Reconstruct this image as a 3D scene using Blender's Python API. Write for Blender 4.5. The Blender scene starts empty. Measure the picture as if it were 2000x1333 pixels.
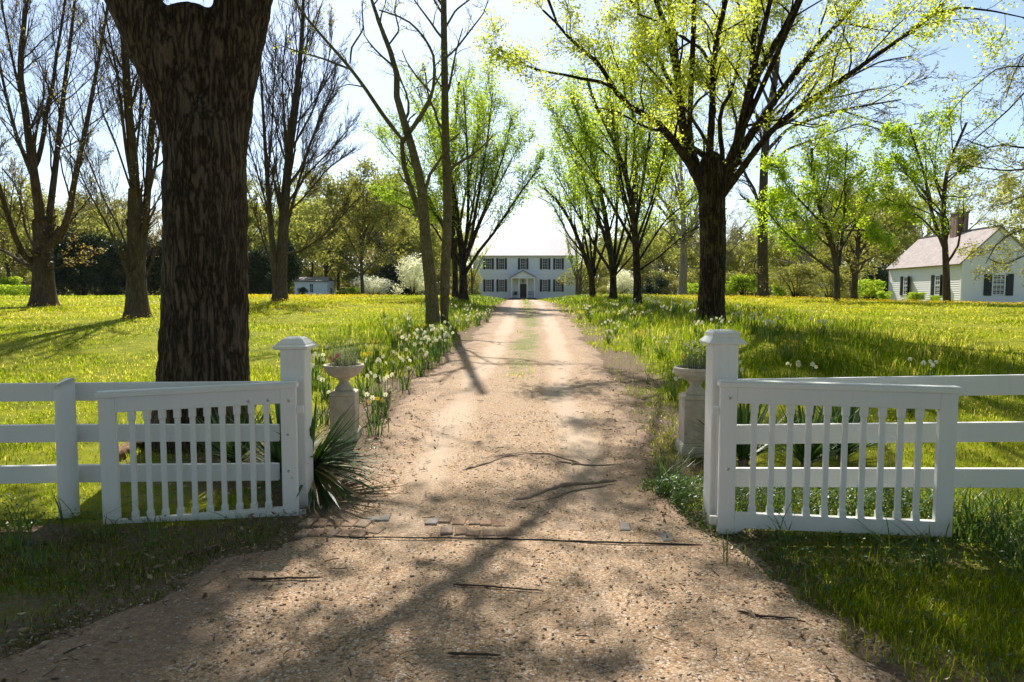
import bpy, math
import numpy as np
from mathutils import Vector

rng = np.random.default_rng(11)
S = bpy.context.scene
C = S.collection
F_PX = 1333.0
EYE = 1.72
PITCH = math.atan(97.0 / 1333.0)
cP, sP = math.cos(PITCH), math.sin(PITCH)
SUN_AZ, SUN_EL = math.radians(-8.0), math.radians(47.0)

# ------------------------------------------------------------------ terrain
def sm(a, b, x):
    t = np.clip((np.asarray(x, float) - a) / (b - a), 0, 1)
    return t * t * (3 - 2 * t)

def vnoise(x, y, s, seed=0):
    x = np.asarray(x, float) * s + 1000.0
    y = np.asarray(y, float) * s + 1000.0
    xi, yi = np.floor(x), np.floor(y)
    fx, fy = x - xi, y - yi
    fx, fy = fx * fx * (3 - 2 * fx), fy * fy * (3 - 2 * fy)
    def h(a, b):
        q = np.sin(a * 127.1 + b * 311.7 + seed * 74.7) * 43758.5453
        return q - np.floor(q)
    return (h(xi, yi) * (1 - fx) + h(xi + 1, yi) * fx) * (1 - fy) + (h(xi, yi + 1) * (1 - fx) + h(xi + 1, yi + 1) * fx) * fy

def fbm(x, y, s, seed=0):
    return .5 * vnoise(x, y, s, seed) + .3 * vnoise(x, y, s * 2.1, seed + 1) + .2 * vnoise(x, y, s * 4.3, seed + 2)

_ty = np.arange(-60, 700, .5)
_tz = np.interp(_ty, [-60, 0, 5.2, 9, 13.8, 20, 30, 46, 60, 85, 109, 160, 700],
                [-.2, 0, 0, .15, .36, .56, .78, .98, .95, .6, .38, .3, .3])
for _ in range(6):
    _tz[1:-1] = (_tz[:-2] + 2 * _tz[1:-1] + _tz[2:]) / 4

def xc(y):
    return np.interp(y, [-60, 5.1, 9, 13.8, 30, 46, 109, 400], [0, 0, .07, .3, .7, 1.03, 1.96, 1.96])

def H(x, y):
    x = np.asarray(x, float); y = np.asarray(y, float)
    z = np.interp(y, _ty, _tz)
    z = z + .36 * sm(1.8, 5.2, abs(x - xc(y))) * sm(6.5, 17, y) * (1 - sm(62, 100, y))
    z = z - .52 * sm(13, 31, x) * sm(24, 47, y) * (1 - sm(90, 140, y))
    z = z + .07 * (vnoise(x, y, .28, 5) - .5) * sm(2.2, 5, abs(x - xc(y)))
    z = z + .02 * (vnoise(x, y, 1.1, 6) - .5)
    return z

def ray(u, v):
    a, b = (u - 1000.0) / F_PX, -(v - 666.5) / F_PX
    return np.array([a, cP + b * sP, -sP + b * cP])

def P(u, v, Y):
    d = ray(u, v)
    t = Y / d[1]
    return np.array([d[0] * t, Y, EYE + d[2] * t])

def G(u, v):
    d = ray(u, v)
    t = np.geomspace(1.5, 260, 1600)
    z = EYE + d[2] * t - H(d[0] * t, d[1] * t)
    i = int(np.argmax(z < 0))
    lo, hi = t[i - 1], t[i]
    for _ in range(30):
        m = (lo + hi) / 2
        if EYE + d[2] * m - float(H(d[0] * m, d[1] * m)) < 0: hi = m
        else: lo = m
    return np.array([d[0] * hi, d[1] * hi, float(H(d[0] * hi, d[1] * hi))])

# ------------------------------------------------------------------ mesh helpers
def mk(name, V, quads=None, tris=None, mat=None, parent=None, smooth=False, attrs=None, mi=None, at=None):
    """One mesh object. V in world space; with a parent (unrotated) it is stored relative to it."""
    V = np.asarray(V, np.float32).reshape(-1, 3)
    off = np.array(at if at is not None else (0, 0, 0), np.float32)
    if parent is not None:
        off = np.array(parent.get('_w', (0, 0, 0)), np.float32)
    me = bpy.data.meshes.new(name)
    quads = np.zeros((0, 4), int) if quads is None or len(quads) == 0 else np.asarray(quads, int)
    tris = np.zeros((0, 3), int) if tris is None or len(tris) == 0 else np.asarray(tris, int)
    loops = np.concatenate([quads.ravel(), tris.ravel()]).astype(np.int32)
    nq, nt = len(quads), len(tris)
    starts = np.concatenate([np.arange(nq) * 4, nq * 4 + np.arange(nt) * 3]).astype(np.int32)
    me.vertices.add(len(V)); me.vertices.foreach_set('co', (V - off).ravel())
    me.loops.add(len(loops)); me.loops.foreach_set('vertex_index', loops)
    me.polygons.add(nq + nt); me.polygons.foreach_set('loop_start', starts)
    if smooth:
        me.polygons.foreach_set('use_smooth', np.ones(nq + nt, bool))
    else:
        me.polygons.foreach_set('use_smooth', np.zeros(nq + nt, bool))
    for m in (mat if isinstance(mat, (list, tuple)) else [mat]):
        if m is not None: me.materials.append(m)
    if mi is not None:
        me.polygons.foreach_set('material_index', np.asarray(mi, np.int32))
    for k, a in (attrs or {}).items():
        at_ = me.attributes.new(k, 'FLOAT', 'POINT')
        at_.data.foreach_set('value', np.asarray(a, np.float32))
    me.update(calc_edges=True)
    o = bpy.data.objects.new(name, me); C.objects.link(o)
    if parent is not None: o.parent = parent
    elif at is not None: o.location = at
    o['_w'] = [float(q) for q in off]
    return o

def tag(o, label=None, cat=None, group=None, kind=None):
    if label: o['label'] = label
    if cat: o['category'] = cat
    if group: o['group'] = group
    if kind: o['kind'] = kind
    return o

def thing(name, label, cat, loc=(0, 0, 0), group=None):
    o = bpy.data.objects.new(name, None); C.objects.link(o)
    o.location = [float(q) for q in loc]; o['_w'] = [float(q) for q in loc]
    o.empty_display_size = .1
    return tag(o, label, cat, group)

def dup(root, loc, rotz=0, sc=1.0, label=None, group=None):
    r = root.copy(); C.objects.link(r)
    r.location = [float(q) for q in loc]; r.rotation_euler = (0, 0, rotz)
    r.scale = (sc, sc, sc) if np.isscalar(sc) else sc
    if label: r['label'] = label
    if group: r['group'] = group
    for ch in list(root.children):
        c = ch.copy(); C.objects.link(c); c.parent = r
        for g in ch.children:
            d = g.copy(); C.objects.link(d); d.parent = c
    return r

class MB:
    """collects boxes, prisms, lathes, tubes for one mesh"""
    def __init__(s): s.v = []; s.q = []; s.t = []; s.n = 0
    def add(s, V, Q=(), T=()):
        V = np.asarray(V, float).reshape(-1, 3)
        s.v.append(V)
        if len(Q): s.q.append(np.asarray(Q, int) + s.n)
        if len(T): s.t.append(np.asarray(T, int) + s.n)
        s.n += len(V); return s
    def hexa(s, c8):
        return s.add(c8, [(0, 3, 2, 1), (4, 5, 6, 7), (0, 1, 5, 4), (1, 2, 6, 5), (2, 3, 7, 6), (3, 0, 4, 7)])
    def obox(s, o, a, n, x0, x1, z0, z1, d0, d1):
        o = np.asarray(o, float); a = np.asarray(a, float); n = np.asarray(n, float); up = np.array([0, 0, 1.])
        c = []
        for z in (z0, z1):
            for (x, d) in ((x0, d0), (x1, d0), (x1, d1), (x0, d1)):
                c.append(o + a * x + n * d + up * z)
        # orientation: a x n may be down; fix winding by hand
        if np.cross(a, n)[2] > 0: return s.hexa(c)
        c = [c[3], c[2], c[1], c[0], c[7], c[6], c[5], c[4]]
        return s.hexa(c)
    def box(s, x0, x1, y0, y1, z0, z1):
        return s.obox((0, 0, 0), (1, 0, 0), (0, 1, 0), x0, x1, z0, z1, y0, y1)
    def frusta(s, cx, cy, prof, rot=0.0, n=4):
        """stacked square (n=4) or round rings; prof = [(half width, z)]"""
        k = 1 / math.cos(math.pi / n) if n == 4 else 1.0
        an = np.arange(n) * 2 * math.pi / n + rot + (math.pi / 4 if n == 4 else 0)
        V = []
        for w, z in prof:
            V += [(cx + w * k * math.cos(t), cy + w * k * math.sin(t), z) for t in an]
        Q = []
        for i in range(len(prof) - 1):
            for j in range(n):
                Q.append((i * n + j, i * n + (j + 1) % n, (i + 1) * n + (j + 1) % n, (i + 1) * n + j))
        V.append((cx, cy, prof[0][1])); V.append((cx, cy, prof[-1][1]))
        b, t = len(V) - 2, len(V) - 1
        T = [(b, (j + 1) % n, j) for j in range(n)]
        m = (len(prof) - 1) * n
        T += [(t, m + j, m + (j + 1) % n) for j in range(n)]
        return s.add(V, Q, T)
    def tube(s, pts, rad, sides=8):
        V, Q, T = tubes(np.asarray(pts, float)[None], np.asarray(rad, float)[None], sides)
        return s.add(V, Q, T)
    def build(s, name, mat, parent=None, smooth=False, bevel=0, at=None):
        o = mk(name, np.concatenate(s.v), np.concatenate(s.q) if s.q else None, np.concatenate(s.t) if s.t else None, mat, parent, smooth, at=at)
        if bevel:
            b = o.modifiers.new('bevel', 'BEVEL'); b.width = bevel; b.segments = 2; b.limit_method = 'ANGLE'
        return o

def nrm(v):
    return v / np.maximum(np.linalg.norm(v, axis=-1, keepdims=True), 1e-9)

def tubes(p, r, sides, twist=None):
    """p (m,n,3), r (m,n) -> V, quads, cap tris"""
    m, n = r.shape
    t = np.gradient(p, axis=1); t = nrm(t)
    mean = nrm(p[:, -1] - p[:, 0])
    ref = np.where(abs(mean[:, 2:3]) > .8, np.array([[1., 0, 0]]), np.array([[0, 0, 1.]]))[:, None, :]
    u = nrm(np.cross(t, ref)); w = np.cross(t, u)
    an = np.arange(sides) * 2 * math.pi / sides
    V = p[:, :, None, :] + r[:, :, None, None] * (u[:, :, None, :] * np.cos(an)[None, None, :, None] + w[:, :, None, :] * np.sin(an)[None, None, :, None])
    idx = np.arange(m * n * sides).reshape(m, n, sides)
    a = idx[:, :-1]; b = idx[:, 1:]
    Q = np.stack([a, b, np.roll(b, -1, 2), np.roll(a, -1, 2)], -1).reshape(-1, 4)
    V = V.reshape(-1, 3)
    # end caps as fans
    tip = len(V) + np.arange(m)
    V = np.concatenate([V, p[:, -1] + t[:, -1] * r[:, -1:] * .5])
    e = idx[:, -1]
    T = np.stack([e, np.roll(e, 1, 1), np.repeat(tip[:, None], sides, 1)], -1).reshape(-1, 3)[:, ::-1]
    if sides > 5:
        bot = len(V) + np.arange(m); V = np.concatenate([V, p[:, 0]]); e = idx[:, 0]
        T = np.concatenate([T, np.stack([e, np.roll(e, 1, 1), np.repeat(bot[:, None], sides, 1)], -1).reshape(-1, 3)])
    return V, Q, T

def blades(pos, h, w, az, lean, segs=2, droop=.5):
    """grass-like blades; returns V, quads, tris, per-blade vertex count"""
    n = len(pos)
    d = np.stack([np.cos(az), np.sin(az), np.zeros(n)], -1)
    side = np.stack([-np.sin(az), np.cos(az), np.zeros(n)], -1)
    V = np.zeros((n, 2 * segs + 1, 3)); up = np.array([0, 0, 1.])
    for i in range(segs):
        t = i / segs
        c = pos + up * (h * (t - droop * lean * t * t * .5))[:, None] + d * (h * lean * t * t)[:, None]
        ww = (w * (1 - .25 * t) * .5)[:, None]
        V[:, 2 * i] = c - side * ww; V[:, 2 * i + 1] = c + side * ww
    V[:, -1] = pos + up * (h * (1 - droop * lean * .5))[:, None] + d * (h * lean)[:, None]
    k = 2 * segs + 1
    b = np.arange(n)[:, None] * k
    Q = [b + np.array([[2 * i, 2 * i + 1, 2 * i + 3, 2 * i + 2]]) for i in range(segs - 1)]
    Q = np.concatenate(Q) if Q else None
    T = b + np.array([[k - 3, k - 2, k - 1]])
    return V.reshape(-1, 3), Q, T, k

def leafquads(c, size, rg, upbias=.5, flat=1.0, asp=.62):
    n = len(c)
    nn = rg.normal(size=(n, 3)); nn[:, 2] = abs(nn[:, 2]) * flat + upbias; nn = nrm(nn)
    a = nrm(np.cross(nn, rg.normal(size=(n, 3)))); b = np.cross(nn, a)
    s = (size * rg.uniform(.65, 1.25, n))[:, None] if np.ndim(size) else (size * rg.uniform(.65, 1.25, n))[:, None]
    V = np.stack([c - a * s * .5, c + b * s * asp * .5 + a * s * .08 - nn * s * .1, c + a * s * .5, c - b * s * asp * .5 + a * s * .08 - nn * s * .1], 1)
    Q = np.arange(4 * n).reshape(n, 4)
    return V.reshape(-1, 3), Q

# ------------------------------------------------------------------ materials
class NT:
    def __init__(s, name):
        s.m = bpy.data.materials.new(name); s.m.use_nodes = True
        s.t = s.m.node_tree; s.t.nodes.clear()
        s.out = s.t.nodes.new('ShaderNodeOutputMaterial')
    def n(s, typ, **kw):
        nd = s.t.nodes.new('ShaderNode' + typ)
        for k, v in kw.items():
            if k.startswith('_'): setattr(nd, k[1:], v)
            else:
                key = k if k in nd.inputs else k.replace('_', ' ')
                if isinstance(v, bpy.types.NodeSocket): s.t.links.new(v, nd.inputs[key])
                else: nd.inputs[key].default_value = v
        return nd
    def link(s, a, b): s.t.links.new(a, b)
    def coord(s, scale=(1, 1, 1), kind='Object'):
        tc = s.n('TexCoord'); mp = s.n('Mapping'); s.link(tc.outputs[kind], mp.inputs['Vector']); mp.inputs['Scale'].default_value = scale
        return mp.outputs['Vector']
    def noise(s, vec, scale, detail=4, rough=.55):
        nd = s.n('TexNoise', Scale=scale, Detail=detail, Roughness=rough); s.link(vec, nd.inputs['Vector']); return nd.outputs['Fac']
    def ramp(s, fac, stops, interp='LINEAR'):
        r = s.n('ValToRGB'); s.link(fac, r.inputs['Fac']); cr = r.color_ramp; cr.interpolation = interp
        while len(cr.elements) < len(stops): cr.elements.new(.5)
        for e, (p, c) in zip(cr.elements, stops):
            e.position = p; e.color = (c, c, c, 1) if np.isscalar(c) else (*c, 1)
        return r.outputs['Color']
    def mix(s, fac, a, b, mode='MIX'):
        nd = s.n('Mix', _data_type='RGBA', _blend_type=mode)
        for i, v in ((0, fac), (6, a), (7, b)):
            if isinstance(v, bpy.types.NodeSocket): s.link(v, nd.inputs[i])
            else: nd.inputs[i].default_value = v if i == 0 else (*v, 1)
        return nd.outputs[2]
    def math(s, op, a, b=0.5):
        nd = s.n('Math', _operation=op)
        for i, v in ((0, a), (1, b)):
            if isinstance(v, bpy.types.NodeSocket): s.link(v, nd.inputs[i])
            else: nd.inputs[i].default_value = v
        return nd.outputs[0]
    def attr(s, name): return s.n('Attribute', _attribute_name=name).outputs['Fac']
    def bump(s, h, strength=.5, dist=.01, normal=None):
        b = s.n('Bump', Strength=strength, Distance=dist); s.link(h, b.inputs['Height'])
        if normal is not None: s.link(normal, b.inputs['Normal'])
        return b.outputs['Normal']
    def principled(s, col, rough=.6, normal=None, spec=.4, metal=0.0):
        b = s.n('BsdfPrincipled')
        for k, v in (('Base Color', col), ('Roughness', rough), ('Specular IOR Level', spec), ('Metallic', metal)):
            if isinstance(v, bpy.types.NodeSocket): s.link(v, b.inputs[k])
            else: b.inputs[k].default_value = (*v, 1) if k == 'Base Color' else v
        if normal is not None: s.link(normal, b.inputs['Normal'])
        s.link(b.outputs[0], s.out.inputs['Surface']); return s.m

def m_leaf(name, stops, trans=.55, tmul=1.5, gloss=.06, attr='rnd'):
    t = NT(name)
    col = t.ramp(t.attr(attr), stops)
    tcol = t.mix(1.0, col, (tmul, tmul * 1.0, tmul * .65), 'MULTIPLY')
    d = t.n('BsdfDiffuse', Color=col); tr = t.n('BsdfTranslucent', Color=tcol)
    mx = t.n('MixShader', Fac=trans); t.link(d.outputs[0], mx.inputs[1]); t.link(tr.outputs[0], mx.inputs[2])
    g = t.n('BsdfGlossy', Roughness=.42); g.inputs['Color'].default_value = (.9, .95, 1, 1)
    m2 = t.n('MixShader', Fac=gloss); t.link(mx.outputs[0], m2.inputs[1]); t.link(g.outputs[0], m2.inputs[2])
    t.link(m2.outputs[0], t.out.inputs['Surface']); return t.m

def m_bark(name, dark, light, sc=9.0, zs=.13, depth=.02, moss=None, soft=True):
    t = NT(name)
    wob = t.n('TexNoise', Scale=1.1, Detail=2.0); t.link(t.coord((1, 1, .7)), wob.inputs['Vector'])
    sc_ = t.n('VectorMath', _operation='SCALE'); sc_.inputs['Scale'].default_value = .16
    vv = t.n('VectorMath', _operation='ADD')
    t.link(wob.outputs['Color'], sc_.inputs[0]); t.link(t.coord((1, 1, zs)), vv.inputs[0]); t.link(sc_.outputs[0], vv.inputs[1])
    def ridged(s, d):
        nd = t.n('TexNoise', Scale=s, Detail=d, Roughness=.6); t.link(vv.outputs[0], nd.inputs['Vector'])
        a = t.math('ABSOLUTE', t.math('SUBTRACT', nd.outputs['Fac'], .5))
        return t.math('MINIMUM', t.math('MULTIPLY', a, 6.5), 1.0)
    r1 = ridged(sc, 2.5); r2 = ridged(sc * 2.6, 4.0)
    n2 = t.noise(t.coord((1, 1, .5)), 42, 4, .65)
    h = t.math('ADD', t.math('ADD', t.math('MULTIPLY', r1, .55), t.math('MULTIPLY', r2, .25)), t.math('MULTIPLY', n2, .3))
    big = t.noise(t.coord((1, 1, .4)), 2.0, 4, .6)
    hc = t.math('ADD', t.math('MULTIPLY', h, .75), t.math('MULTIPLY', t.noise(t.coord((1, 1, .35)), 55, 3, .7), .45))
    col = t.ramp(t.math('ADD', hc, t.math('MULTIPLY', t.math('SUBTRACT', big, .5), .5)), [(.18, tuple(c * .6 for c in dark)), (.5, tuple(a * .6 + b_ * .4 for a, b_ in zip(dark, light))), (1.0, light)])
    if not soft:
        hf = t.math('ADD', t.math('MULTIPLY', h, .85), t.math('MULTIPLY', t.noise(t.coord((1, 1, .3)), 70, 3, .7), .25))
        col = t.ramp(t.math('ADD', hf, t.math('MULTIPLY', t.math('SUBTRACT', big, .5), .45)), [(.22, tuple(c * .5 for c in dark)), (.42, dark), (.68, tuple(a * .45 + b_ * .55 for a, b_ in zip(dark, light))), (.98, light)])
    if moss:
        mfac = t.ramp(t.noise(t.coord((1, 1, 1)), 2.2, 5, .65), [(.56, 0.0), (.66, .75)])
        col = t.mix(mfac, col, moss)
    return t.principled(col, .95, t.bump(h, .9, depth), .08)
SKY_STR, SUN_STR, EXPO, HAZE = .098, 5.0, .83, .00007
# ------------------------------------------------------------------ materials in use
LEAF_YEL = m_leaf('leaf_yellow_green', [(0, (.22, .27, .035)), (.5, (.33, .37, .06)), (1, (.48, .47, .10))], .74, 2.0, .0)
LEAF_MID = m_leaf('leaf_spring_green', [(0, (.10, .17, .02)), (.5, (.19, .27, .03)), (1, (.36, .39, .05))], .72, 2.0, .0)
LEAF_BRI = m_leaf('leaf_bright_green', [(0, (.15, .24, .015)), (.5, (.25, .34, .025)), (1, (.40, .44, .05))], .7, 1.9, .0)
LEAF_OLI = m_leaf('leaf_olive', [(0, (.14, .15, .03)), (.5, (.23, .23, .05)), (1, (.34, .31, .08))], .58, 1.5, .03)
LEAF_DRK = m_leaf('leaf_evergreen', [(0, (.012, .025, .008)), (.6, (.03, .055, .015)), (1, (.07, .10, .025))], .25, 1.0, .03)
LEAF_FAR = m_leaf('leaf_far_yellow_green', [(0, (.17, .19, .05)), (.5, (.27, .285, .08)), (1, (.37, .37, .12))], .62, 1.6, .0)
LEAF_BUD = m_leaf('leaf_bud', [(0, (.25, .12, .06)), (.5, (.32, .25, .07)), (1, (.38, .36, .08))], .5, 1.3)
LEAF_WHT = m_leaf('blossom_white', [(0, (.66, .66, .58)), (.5, (.82, .82, .78)), (1, (.88, .88, .86))], .5, 1.1, .02)
GRASS = m_leaf('grass_blade', [(0, (.03, .055, .004)), (.35, (.10, .145, .005)), (.72, (.215, .25, .007)), (.9, (.32, .29, .045)), (1, (.37, .31, .13))], .64, 2.3, .0)
GRASS_LONG = m_leaf('grass_long', [(0, (.025, .06, .018)), (.5, (.07, .13, .028)), (.85, (.14, .20, .03)), (1, (.30, .27, .10))], .5, 1.5, .03)
WEED = m_leaf('weed_leaf', [(0, (.03, .065, .015)), (.5, (.07, .135, .02)), (1, (.15, .22, .03))], .45, 1.5, .05)
YUCCA = m_leaf('yucca_leaf', [(0, (.025, .06, .012)), (.5, (.05, .11, .022)), (.85, (.10, .16, .03)), (1, (.34, .27, .13))], .28, 1.4, .05)
LITTER = m_leaf('dead_leaf', [(0, (.16, .10, .06)), (.5, (.28, .19, .12)), (.9, (.40, .29, .19)), (1, (.52, .43, .32))], .15, 1.0, .04)

BARK_BIG = m_bark('bark_big', (.046, .034, .026), (.18, .138, .105), 14.5, .15, .06, None, False)
BARK_DARK = m_bark('bark_dark', (.022, .016, .011), (.10, .078, .054), 13, .12, .03, (.09, .09, .03), False)
BARK_TWIN = m_bark('bark_speckled', (.05, .045, .028), (.20, .18, .12), 14, .5, .008, (.05, .05, .02))
BARK_GREY = m_bark('bark_grey', (.036, .028, .021), (.14, .112, .085), 10, .2, .015)
BARK_RED = m_bark('bark_brown', (.032, .022, .016), (.135, .098, .07), 10, .2, .015)

def paint(name, col=(.80, .80, .78), rough=.42, dirt=.5):
    t = NT(name)
    big = t.noise(t.coord((1, 1, .6)), 5, 5, .65)
    fine = t.noise(t.coord((1, 1, .3)), 60, 3, .6)
    c = t.mix(t.math('MULTIPLY', t.ramp(big, [(.52, 0.), (.72, 1.)]), .22 * dirt), col, (.55, .54, .47))
    spots = t.ramp(t.noise(t.coord(), 38, 2, .5), [(.74, 0.), (.78, 1.)])
    c = t.mix(t.math('MULTIPLY', spots, .55 * dirt), c, (.30, .28, .22))
    streak = t.ramp(t.noise(t.coord((1, 1, .07)), 30, 4, .65), [(.5, 0.), (.75, 1.)])
    c = t.mix(t.math('MULTIPLY', streak, .22 * dirt), c, (.50, .50, .42))
    low = t.n('SeparateXYZ'); gpos = t.n('NewGeometry'); t.link(gpos.outputs['Position'], low.inputs[0])
    splash = t.ramp(t.math('ADD', t.math('MULTIPLY', low.outputs['Z'], 2.6), t.math('MULTIPLY', t.math('SUBTRACT', big, .5), 1.2)), [(.05, 1.), (.5, 0.)])
    c = t.mix(t.math('MULTIPLY', splash, .4 * dirt if dirt > .4 else 0.), c, (.36, .33, .25))
    return t.principled(c, rough, t.bump(t.math('ADD', big, fine), .2, .004), .4)
WHITE = paint('white_paint')
WHITE_OLD = paint('white_paint_weathered', (.78, .78, .75), .55, 1.3)
HOUSE_W = paint('white_clapboard_sky_tint', (.77, .81, .86), .5, .15)  # white boards; the blue cast of skylight is put into the colour
COTT_W = paint('cottage_clapboard', (.80, .80, .81), .55, .5)
def simple(name, col, rough=.6, spec=.4, var=.2, sc=20, bump=.0):
    t = NT(name)
    nz = t.noise(t.coord(), sc, 4, .6)
    c = t.mix(nz, tuple(q * (1 - var) for q in col), tuple(min(1, q * (1 + var)) for q in col))
    return t.principled(c, rough, t.bump(nz, bump, .006) if bump else None, spec)
SHUTTER = simple('shutter_black', (.012, .016, .026), .5)
DOOR = simple('door_dark', (.012, .014, .016), .4)
IRON = simple('dark_iron', (.02, .02, .02), .5)
t = NT('brick_worn')
oi = t.n('ObjectInfo'); bn = t.noise(t.coord(), 30, 4, .65); bd = t.noise(t.coord(kind='Generated'), 3.0, 4, .7)
c = t.ramp(oi.outputs['Random'], [(0, (.20, .13, .095)), (.4, (.31, .19, .13)), (.75, (.36, .245, .17)), (1, (.27, .21, .17))])
c = t.mix(t.ramp(bd, [(.42, 0.), (.62, .75)]), c, (.33, .26, .19))
c = t.mix(1.0, c, t.ramp(bn, [(.2, .6), (.8, 1.15)]), 'MULTIPLY')
BRICKM = t.principled(c, .92, t.bump(t.math('ADD', bn, bd), .7, .01), .12)
COPING = simple('slate_grey', (.25, .23, .215), .9, .08, .2, 25, .2)
EDGE_M = simple('edging_dark', (.05, .042, .036), .8, .2, .4, 15, .3)
STICK_M = simple('stick_dark', (.075, .055, .042), .9, .2, .4, 25, .5)
ROOT_M = simple('root_bark', (.23, .175, .135), .9, .15, .5, 22, .8)
SOIL = simple('potting_soil', (.05, .03, .02), .95, .1, .4, 60, .6)

t = NT('window_glass')
gb = t.n('BsdfPrincipled', Roughness=.06, IOR=1.5); gb.inputs['Base Color'].default_value = (.02, .024, .03, 1); gb.inputs['Specular IOR Level'].default_value = .6
nz = t.noise(t.coord(), 3.0, 2, .5); t.link(t.bump(nz, .15, .02), gb.inputs['Normal']); t.link(gb.outputs[0], t.out.inputs['Surface'])
GLASS = t.m

t = NT('cast_stone')
n1 = t.noise(t.coord(), 9, 5, .65); n2 = t.noise(t.coord(), 90, 3, .6); n3 = t.noise(t.coord((1, 1, .35)), 16, 5, .7)
c = t.ramp(n1, [(.3, (.40, .35, .27)), (.55, (.55, .50, .41)), (.75, (.66, .61, .52))])
c = t.mix(t.ramp(n3, [(.6, 0.), (.74, .6)]), c, (.20, .165, .12))
STONE = t.principled(c, .85, t.bump(t.math('ADD', n1, n2), .5, .006), .2)

def shingle(name, cols, scale, rough, spec=.4):
    t = NT(name)
    br = t.n('TexBrick', Scale=scale, Mortar_Size=.012, Bias=0.0, Brick_Width=.35, Row_Height=.22)
    t.link(t.coord((1, 1, 1), 'Generated' if False else 'UV'), br.inputs['Vector'])
    br.inputs['Color1'].default_value = (*cols[0], 1); br.inputs['Color2'].default_value = (*cols[1], 1); br.inputs['Mortar'].default_value = (*cols[2], 1)
    nz = t.noise(t.coord(), 1.7, 5, .65)
    c = t.mix(.35, br.outputs['Color'], t.ramp(nz, [(.3, cols[2]), (.7, cols[1])]))
    return t.principled(c, rough, t.bump(br.outputs['Fac'], -.4, .02), spec)
ROOF_HOUSE = shingle('house_roof_shingle', ((.50, .45, .45), (.62, .55, .55), (.32, .31, .33)), 1.1, .6, .25)
ROOF_COTT = shingle('cottage_roof_shingle', ((.33, .29, .275), (.44, .385, .36), (.15, .13, .125)), 1.6, .85, .15)

# ground: soil, moss and thatch seen between the blades
t = NT('lawn_soil')
v = t.coord()
a1 = t.noise(v, .35, 5, .6); a2 = t.noise(v, 3.2, 6, .65); a3 = t.noise(v, 40, 4, .7)
c = t.ramp(a2, [(.30, (.08, .10, .006)), (.5, (.17, .195, .008)), (.62, (.26, .26, .012)), (.75, (.25, .20, .06))])
c = t.mix(t.ramp(a1, [(.4, 0.), (.65, .5)]), c, (.28, .28, .010))
bare = t.attr('bare')
dirt = t.ramp(a3, [(.25, (.075, .052, .036)), (.5, (.165, .118, .083)), (.8, (.30, .225, .165))])
bm = t.ramp(t.math('ADD', t.math('MULTIPLY', bare, 1.0), t.math('MULTIPLY', t.math('SUBTRACT', a2, .5), .9)), [(.35, 0.), (.65, 1.)])
c = t.mix(bm, c, dirt)
LAWN_M = t.principled(c, .95, t.bump(t.math('ADD', a2, a3), .8, .03), .1)

# gravel
t = NT('gravel')
v = t.coord()
vo = t.n('TexVoronoi', Scale=82.0, Randomness=1.0); t.link(v, vo.inputs['Vector'])
vo2 = t.n('TexVoronoi', Scale=150.0); t.link(v, vo2.inputs['Vector'])
sep = t.n('SeparateColor'); t.link(vo.outputs['Color'], sep.inputs[0])
peb = t.ramp(sep.outputs[0], [(0, (0.217, 0.138, 0.090)), (.12, (0.340, 0.225, 0.138)), (.36, (0.420, 0.288, 0.176)), (.60, (0.464, 0.339, 0.231)), (.74, (0.362, 0.225, 0.128)), (.86, (0.551, 0.470, 0.400)), (.95, (0.246, 0.194, 0.158)), (1, (0.246, 0.194, 0.158))], 'CONSTANT')
sep2 = t.n('SeparateColor'); t.link(vo2.outputs['Color'], sep2.inputs[0])
peb2 = t.ramp(sep2.outputs[1], [(0, (0.246, 0.172, 0.118)), (.4, (0.391, 0.273, 0.179)), (.8, (0.478, 0.364, 0.259)), (1, (0.305, 0.222, 0.158))])
big = t.noise(v, .8, 5, .65); mid = t.noise(v, 4.5, 5, .65)
c = t.mix(t.ramp(mid, [(.45, 0.), (.66, .7)]), peb, peb2)
gap = t.ramp(vo.outputs['Distance'], [(.0, 1.05), (.55, .95), (.9, .5)])
c = t.mix(1.0, c, gap, 'MULTIPLY')
track = t.attr('track')
fine = t.ramp(t.noise(v, 60, 5, .7), [(.3, (0.392, 0.295, 0.217)), (.7, (0.541, 0.430, 0.336))])
tf = t.ramp(t.math('ADD', track, t.math('MULTIPLY', t.math('SUBTRACT', big, .5), 1.1)), [(.42, 0.), (.75, .8)])
c = t.mix(tf, c, fine)
edge = t.attr('edge')
litter = t.ramp(t.noise(v, 34, 5, .75), [(.3, (0.113, 0.074, 0.050)), (.5, (0.212, 0.145, 0.101)), (.72, (0.332, 0.243, 0.181))])
ef = t.ramp(t.math('ADD', edge, t.math('MULTIPLY', t.math('SUBTRACT', mid, .5), 1.2)), [(.4, 0.), (.75, .85)])
c = t.mix(ef, c, litter)
green = t.attr('green')
gf = t.ramp(t.math('ADD', green, t.math('MULTIPLY', t.math('SUBTRACT', mid, .5), 1.4)), [(.3, 0.), (.9, .95)])
c = t.mix(t.math('MULTIPLY', gf, .88), c, (.15, .165, .045))
hh = t.math('ADD', t.math('MULTIPLY', vo.outputs['Distance'], -1.0), t.math('MULTIPLY', mid, 1.5))
GRAVEL = t.principled(c, .9, t.bump(hh, .7, .007), .2)
t = NT('pebble')
PEBBLE = t.principled(t.ramp(t.attr('rnd'), [(0, (0.238, 0.175, 0.119)), (.3, (0.329, 0.252, 0.175)), (.55, (0.385, 0.301, 0.210)), (.75, (0.350, 0.259, 0.175)), (.9, (0.476, 0.434, 0.378)), (1, (0.322, 0.301, 0.287))]), .75, None, .3)

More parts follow.
